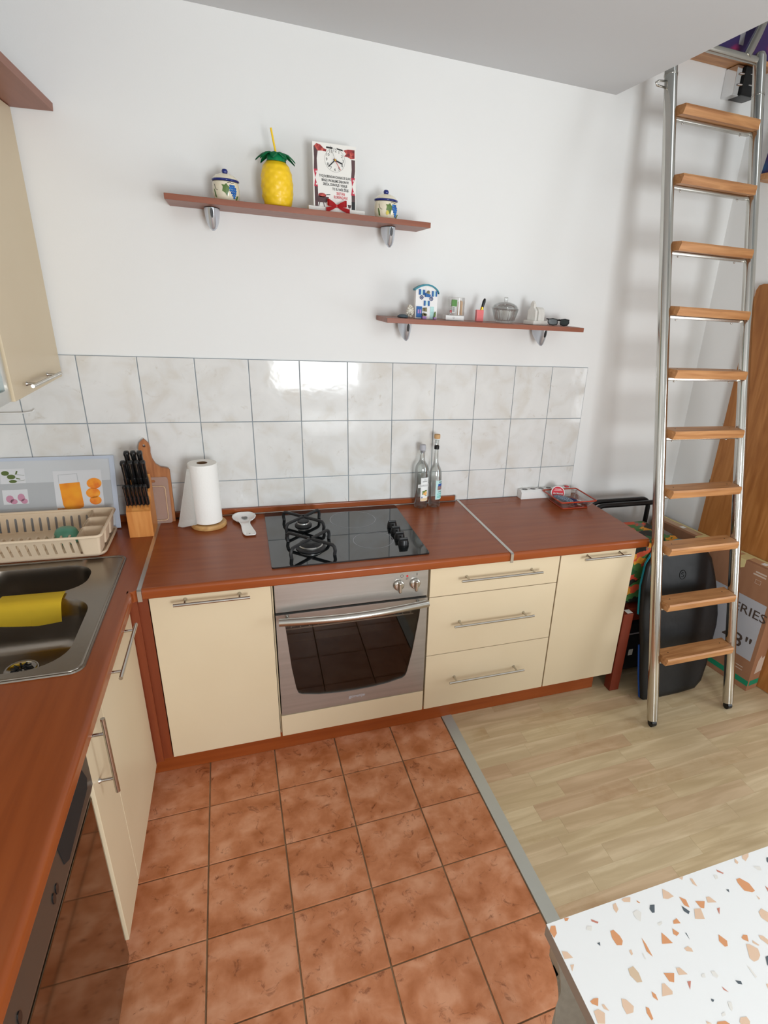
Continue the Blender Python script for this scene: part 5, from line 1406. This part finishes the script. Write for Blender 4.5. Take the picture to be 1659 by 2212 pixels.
# ------------------------------------------------------------------ high shelves at the right
t = thing('wall_shelf', 'oak wall shelf high behind the ladder top, level with the loft', 'shelf', (3.08, 0, 2.86))
bx('board', 'oakrung', t, 2.70-3.08, 3.415-3.08, -.11, -.001, 0, .018, bev=.001)
bm = nb(); prism(bm, [(-.09, 0), (-.002, 0), (-.002, -.05)], -.33, -.31, lambda a, b, h: (h, a, b)); obj('bracket', bm, 'satin', t)
t = thing('printed_case', 'pink and purple patterned case on the shelf above the ladder', 'case', (3.14, -.058, 2.879))
bx('body', 'purple', t, -.26, .26, -.05, .05, 0, .185, bev=.01)
bx('strap', 'zip', t, .03, .055, -.0515, -.0505, .03, .15)
tag(bx('folded_blanket', 'slate', None, 3.12, 3.40, -.105, -.02, 3.065, 3.16, bev=.02), 'grey blue folded textile lying on top of the purple case', 'textile')
t = thing('wall_spotlight', 'black and steel spotlight on the wall just under the high oak shelf', 'lamp', (3.287, 0, 2.745))
bx('back_plate', 'chrome', t, -.066, -.030, -.075, -.001, 0, .112, bev=.003)
bx('housing', 'blackpl', t, -.030, .062, -.088, -.001, .001, .112, bev=.006)
for z in (.040, .080):
    bm = nb(); tube(bm, [(-.05, -.078, z), (.05, -.090, z+.006)], .004, 8); obj('trim_bar', bm, 'chrome', t, True)
t = thing('wall_shelf', 'small oak corner shelf at the right picture edge, halfway down the ladder top', 'shelf', (3.41, -.2, 2.41))
bx('board', 'oakrung', t, 3.363-3.41, 3.447-3.41, -.255+.2, -.175+.2, 0, .026, bev=.001)
t = thing('printed_case', 'pink, purple and blue printed case on the small corner shelf', 'case', (3.415, -.215, 2.437))
bm = nb(); prism(bm, [(-.030, 0), (.028, 0), (.028, .30), (.012, .30)], -.034, .034, lambda a, z, h: (a, h, z)); obj('body', bm, 'purple', t)
for z, x0 in ((.085, -.020), (.155, -.010)):
    bx('strap', 'zip', t, x0, .0285, -.0352, -.0342, z, z+.010)

# ------------------------------------------------------------------ clutter right of the cabinets
# side table
t = thing('side_table', 'reddish brown wooden side table behind the bodyboard, beside the last cabinet', 'table', (2.90, -.42, 0))
T_ = lambda x0, x1, y0, y1, z0, z1: (x0-2.90, x1-2.90, y0+.42, y1+.42, z0, z1)
bx('tabletop', 'sidewood', t, *T_(2.7585, 3.12, -.613, -.23, .434, .456), bev=.004)
bx('apron', 'sidewood', t, *T_(2.7585, 3.10, -.606, -.588, .378, .434)); bx('apron', 'sidewood', t, *T_(2.7585, 3.10, -.258, -.24, .378, .434))
for x, y in ((2.702, -.655), (2.702, -.272), (3.07, -.586), (3.07, -.285)):
    bm = nb(); box(bm, *T_(x, x+.056, y, y+.050, .0005, .452), bev=.003); obj('leg', bm, 'sidewood', t, 40)
tag(bx('paper_tag', 'whitemat', None, 2.726, 2.756, -.648, -.616, .4525, .4535), 'small white paper slip on top of the side table leg', 'paper')
t = thing('beach_cushion', 'folded tropical print cushion standing on the side table, red and green', 'cushion', (2.86, -.42, .4565))
bx('fold', 'tropic', t, 2.712-2.86, 3.02-2.86, -.585+.42, -.44+.42, 0, .345, bev=.03, seg=4)
bx('fold', 'tropic', t, 2.712-2.86, 3.02-2.86, -.436+.42, -.29+.42, 0, .33, bev=.03, seg=4)
# luggage under the table
t = thing('trolley_bag', 'black fabric trolley bag in the shadow under the side table', 'bag', (2.90, -.42, 0))
bx('body', 'blackfab', t, -.115, .165, -.15, .15, .032, .345, bev=.03, seg=3)
bm = nb(); tube(bm, [(-.118, -.152, .27), (.168, -.152, .27)], .004, 6); obj('zip', bm, 'zip', t, True)
for x in (-.09, .14):
    for y in (-.12, .12):
        bm = nb(); tube(bm, [(x-.012, y, .018), (x+.012, y, .018)], .0175, 14); obj('wheel', bm, 'blackpl', t, 40)
bx('name_tag', 'whitemat', t, -.055, -.030, -.156, -.154, .14, .175)
bx('foot_board', 'blackmat', None, 2.66, 2.69, -.60, -.30, .0005, .105) if False else None
# bodyboard
t = thing('bodyboard', 'black bodyboard with teal and blue edge standing behind the ladder', 'bodyboard', (3.02, -.78, 0))
KB = .20
out = [(2.815, .012), (2.803, .13), (2.795, .288), (2.778, .45), (2.780, .59), (2.802, .695), (2.845, .755), (2.905, .785), (2.99, .797), (3.08, .785), (3.145, .755), (3.192, .70), (3.226, .60), (3.250, .50), (3.264, .40), (3.262, .34), (3.238, .235), (3.218, .13), (3.190, .045), (3.150, .010), (3.05, .002), (2.95, .001), (2.85, .002), (2.825, .004)]
fb = lambda a, z, h: (a-3.02, KB*z+h, z)
bm = nb(); cxb, czb = 3.02, .40
prev = None
for s, h in ((.90, .0), (.955, .002), (.99, .009), (1.0, .018), (1.0, .024)):
    rg = [bm.verts.new(fb(cxb+(a-cxb)*s, czb+(z-czb)*s, h)) for a, z in out]
    if prev:
        for i in range(len(rg)):
            j = (i+1) % len(rg); bm.faces.new((prev[i], prev[j], rg[j], rg[i]))
    else:
        # slick face as a fan of rings, so that it can bulge
        p2 = rg
        for s2, h2 in ((.6, -.004), (.3, -.005)):
            r2 = [bm.verts.new(fb(cxb+(a-cxb)*s2, czb+(z-czb)*s2, h2)) for a, z in out]
            for i in range(len(rg)):
                j = (i+1) % len(rg); bm.faces.new((p2[i], p2[j], r2[j], r2[i]))
            p2 = r2
        c_ = bm.verts.new(fb(cxb, czb, -.005))
        for i in range(len(rg)): bm.faces.new((p2[i], p2[(i+1) % len(rg)], c_))
    prev = rg
bm.faces.new(prev); obj('slick', bm, 'slick', t, 60)
bm = nb(); plate = [(cxb+(a-cxb)*1.012, czb+(z-czb)*1.006) for a, z in out if z > .33]
prism(bm, plate, .0242, .034, fb); obj('deck', bm, 'tealedge', t, label='teal foam deck edge')
bm = nb(); plate = [(cxb+(a-cxb)*1.012, max(.001, czb+(z-czb)*.997)) for a, z in out if z < .345]
prism(bm, plate, .0242, .034, fb); obj('deck_tail', bm, 'blueedge', t, label='blue foam deck edge')
bm = nb()
lc = (3.003, .637)
tube(bm, [fb(lc[0]+.019*math.cos(2*PI*i/24), lc[1]+.022*math.sin(2*PI*i/24), -.0045) for i in range(24)], .002, 6, closed=True)
tube(bm, [fb(lc[0]+.006, lc[1]+.008, -.005), fb(lc[0]-.002, lc[1]+.012, -.005), fb(lc[0]-.008, lc[1]+.004, -.005), fb(lc[0]+.008, lc[1]-.002, -.005), fb(lc[0]+.002, lc[1]-.011, -.005), fb(lc[0]-.007, lc[1]-.008, -.005)], .0016, 6); obj('embossed_emblem', bm, 'blackmat', t, True)
# folding chair frames
t = thing('folding_chair', 'folded chair with black tubular frames, behind the right worktop end', 'chair', (2.95, -.17, 0))
def uframe(y, zt, x0, x1):
    bm = nb()
    pts = [(x0-2.95, y, .012), (x0-2.95, y, zt-.05)]
    for k in range(1, 6): a = PI/2*k/6; pts.append((x0+.05-.05*math.cos(a)-2.95, y, zt-.05+.05*math.sin(a)))
    pts += [(x0+.05-2.95, y, zt), (x1-.05-2.95, y, zt)]
    for k in range(1, 6): a = PI/2*k/6; pts.append((x1-.05+.05*math.sin(a)-2.95, y, zt-.05+.05*math.cos(a)))
    pts += [(x1-2.95, y, zt-.05), (x1-2.95, y, .012)]
    tube(bm, pts, .0135, 10); return obj('frame', bm, 'blackpl', t, True)
uframe(.02, .846, 2.765, 3.148); uframe(-.02, .838, 2.772, 3.190)
bm = nb(); box(bm, 2.785-2.95, 3.13-2.95, .012, .016, .15, .55); obj('seat_cloth', bm, 'blackfab', t)
for z in (.12, .40):
    bm = nb(); tube(bm, [(2.768-2.95, .02, z), (3.148-2.95, .02, z)], .008, 8); obj('cross_bar', bm, 'blackpl', t, True)
# television box
TA_ = math.atan2(.14, .99)
t = thing('television_box', 'long brown cardboard television box standing against the oak door', 'box', (3.415, -.852, .0005), TA_)
# local: x = thickness, y = length away from the camera
bx('carton', 'cardboard', t, 0, .085, 0, .83, 0, .678, bev=.0015)
def bp(name, mat, poly, parent=t, h=-.0006, label=None):
    bm = nb(); prism(bm, poly, h, 0.0002, lambda s, z, q: (q, s, z)); return obj(name, bm, mat, parent, label=label)
bp('print_panel', 'cgrey', [(.022, .172), (.62, .172), (.62, .497), (.022, .497)])
bp('green_band', 'cgreen', [(-.0002, .030), (.80, .030), (.80, .060), (-.0002, .060)])
bm = nb(); prism(bm, [(.012, .030), (.085, .030), (.085, .060), (.012, .060)], -.0007, .0002, lambda s, z, q: (s, q, z)); obj('green_band', bm, 'cgreen', t)
text('lettering', 'SERIES', .083, 'cdark', t, lambda x, y: (-.0012, .118-x, .424+y*.82), bold=.0006)
text('lettering', '43"', .135, 'cdark', t, lambda x, y: (-.0012, .125-x*.95, .245+y*.80), bold=.001)
for s0, s1, z0, z1 in ((.065, .125, .640, .648), (.065, .135, .626, .634), (.40, .52, .628, .636), (.40, .54, .612, .620), (.05, .14, .115, .119), (.05, .14, .098, .102), (.27, .33, .10, .12)):
    bp('small_print', 'cpale', [(s0, z0), (s1, z0), (s1, z1), (s0, z1)])
bm = nb(); tube(bm, [(-.001, s, z) for s, z in ((.085, .586), (.115, .586), (.115, .606), (.085, .606))], .0009, 4, closed=True); obj('printed_frame', bm, 'cpale', t)
def tp(name, mat, x0, x1, y0, y1): return bx(name, mat, t, x0, x1, y0, y1, .6782, .6792)
tp('packing_tape', 'clear_tape', .022, .066, .01, .82); 
tp('masking_tape', 'tape', .068, .0852, .0, .82)
for y0 in (.19, .46):
    bx('tape_flap', 'tape', t, -.001, .068, y0, y0+.05, .6794, .6800)
    bp('tape_flap', 'tape', [(y0, .679), (y0, .640), (y0+.02, .628), (y0+.05, .645), (y0+.05, .679)], h=-.0011)
for y0 in (.10, .26, .62): bx('paper_sticker', 'whitemat', t, .028, .058, y0, y0+.028, .6802, .6806)
bm = nb(); prism(bm, [(.030, .10), (.083, .11), (.080, .20), (.06, .19), (.05, .21), (.034, .18)], -.0007, .0002, lambda s, z, q: (s, q, z)); obj('torn_label', bm, 'cpale', t)

# ------------------------------------------------------------------ terrazzo table and chair
t = thing('dining_table', 'white terrazzo print table with taupe sides, in the front right corner', 'table', (2.05, -2.42, 0))
bm = nb(); box(bm, 1.504-2.05, 2.62-2.05, -2.84+2.42, -2.001+2.42, .7215, .75, bev=.0006, seg=1); top = obj('tabletop', bm, 'tgrey', t)
bm = nb(); prism(bm, [(1.5045-2.05, -2.8395+2.42), (2.6195-2.05, -2.8395+2.42), (2.6195-2.05, -2.0015+2.42), (1.5045-2.05, -2.0015+2.42)], .7500, .7504); obj('terrazzo_surface', bm, 'terrazzo', top)
random.seed(21)
groups = {}
for c, poly in CHIPS: groups.setdefault(c, []).append(poly)
for i in range(150):
    x, y = random.uniform(1.53, 2.59), random.uniform(-2.82, -2.03)
    if -2.18-(x-1.5)*.25 < y or (x > 2.0 and y > -2.3): 
        if not (x > 2.1): continue
    c = random.choice('opppofrdtf'); r = random.uniform(.006, .018); a0 = random.uniform(0, 6)
    groups[c].append([(x+r*random.uniform(.5, 1)*math.cos(a0+k*2*PI/6)*1.0, y+r*random.uniform(.3, .8)*math.sin(a0+k*2*PI/6)) for k in range(6)])
for c, polys in groups.items():
    bm = nb()
    for p in polys: bm.faces.new([bm.verts.new((a-2.05, b+2.42, .7508)) for a, b in p])
    obj('terrazzo_chips', bm, 'ch'+c, top, kind='stuff')
for x, y in ((2.56, -2.06), (2.56, -2.78), (1.60, -2.78)):
    bm = nb(); box(bm, x-2.05-.022, x-2.05+.022, y+2.42-.022, y+2.42+.022, .0005, .7213, bev=.002); obj('leg', bm, 'tgrey', t, 40)
bm = nb(); box(bm, 1.56-2.05, 2.56-2.05, -2.79+2.42, -2.05+2.42, .66, .7213); obj('apron', bm, 'tgrey', t)
t = thing('dining_chair', 'taupe upholstered chair on chrome tube legs, pushed under the terrazzo table', 'chair', (1.8, -2.12, 0))
bm = nb(); seat = [(1.616, -1.885), (1.6165, -1.94), (1.606, -1.966), (1.590, -1.982), (1.567, -2.001), (1.545, -2.024), (1.530, -2.06), (1.525, -2.20), (1.56, -2.30), (1.98, -2.30), (2.0, -1.92), (1.96, -1.875), (1.66, -1.868)]
prism(bm, [(a-1.8, b+2.12) for a, b in seat], .42, .46); es = [e for e in bm.edges]; bmesh.ops.bevel(bm, geom=es, offset=.006, segments=2, affect='EDGES'); obj('seat', bm, 'chairg', t, 40)
for x in (1.66, 1.93):
    bm = nb(); tube(bm, [(x-1.8, -2.27+2.12, .41), (x-1.8, -2.27+2.12, .02), (x-1.8, -2.24+2.12, .011), (x-1.8, -2.10+2.12, .011), (x-1.8, -2.07+2.12, .02), (x-1.8, -2.04+2.12, .41)], .011, 10); obj('leg', bm, 'chrome', t, True)
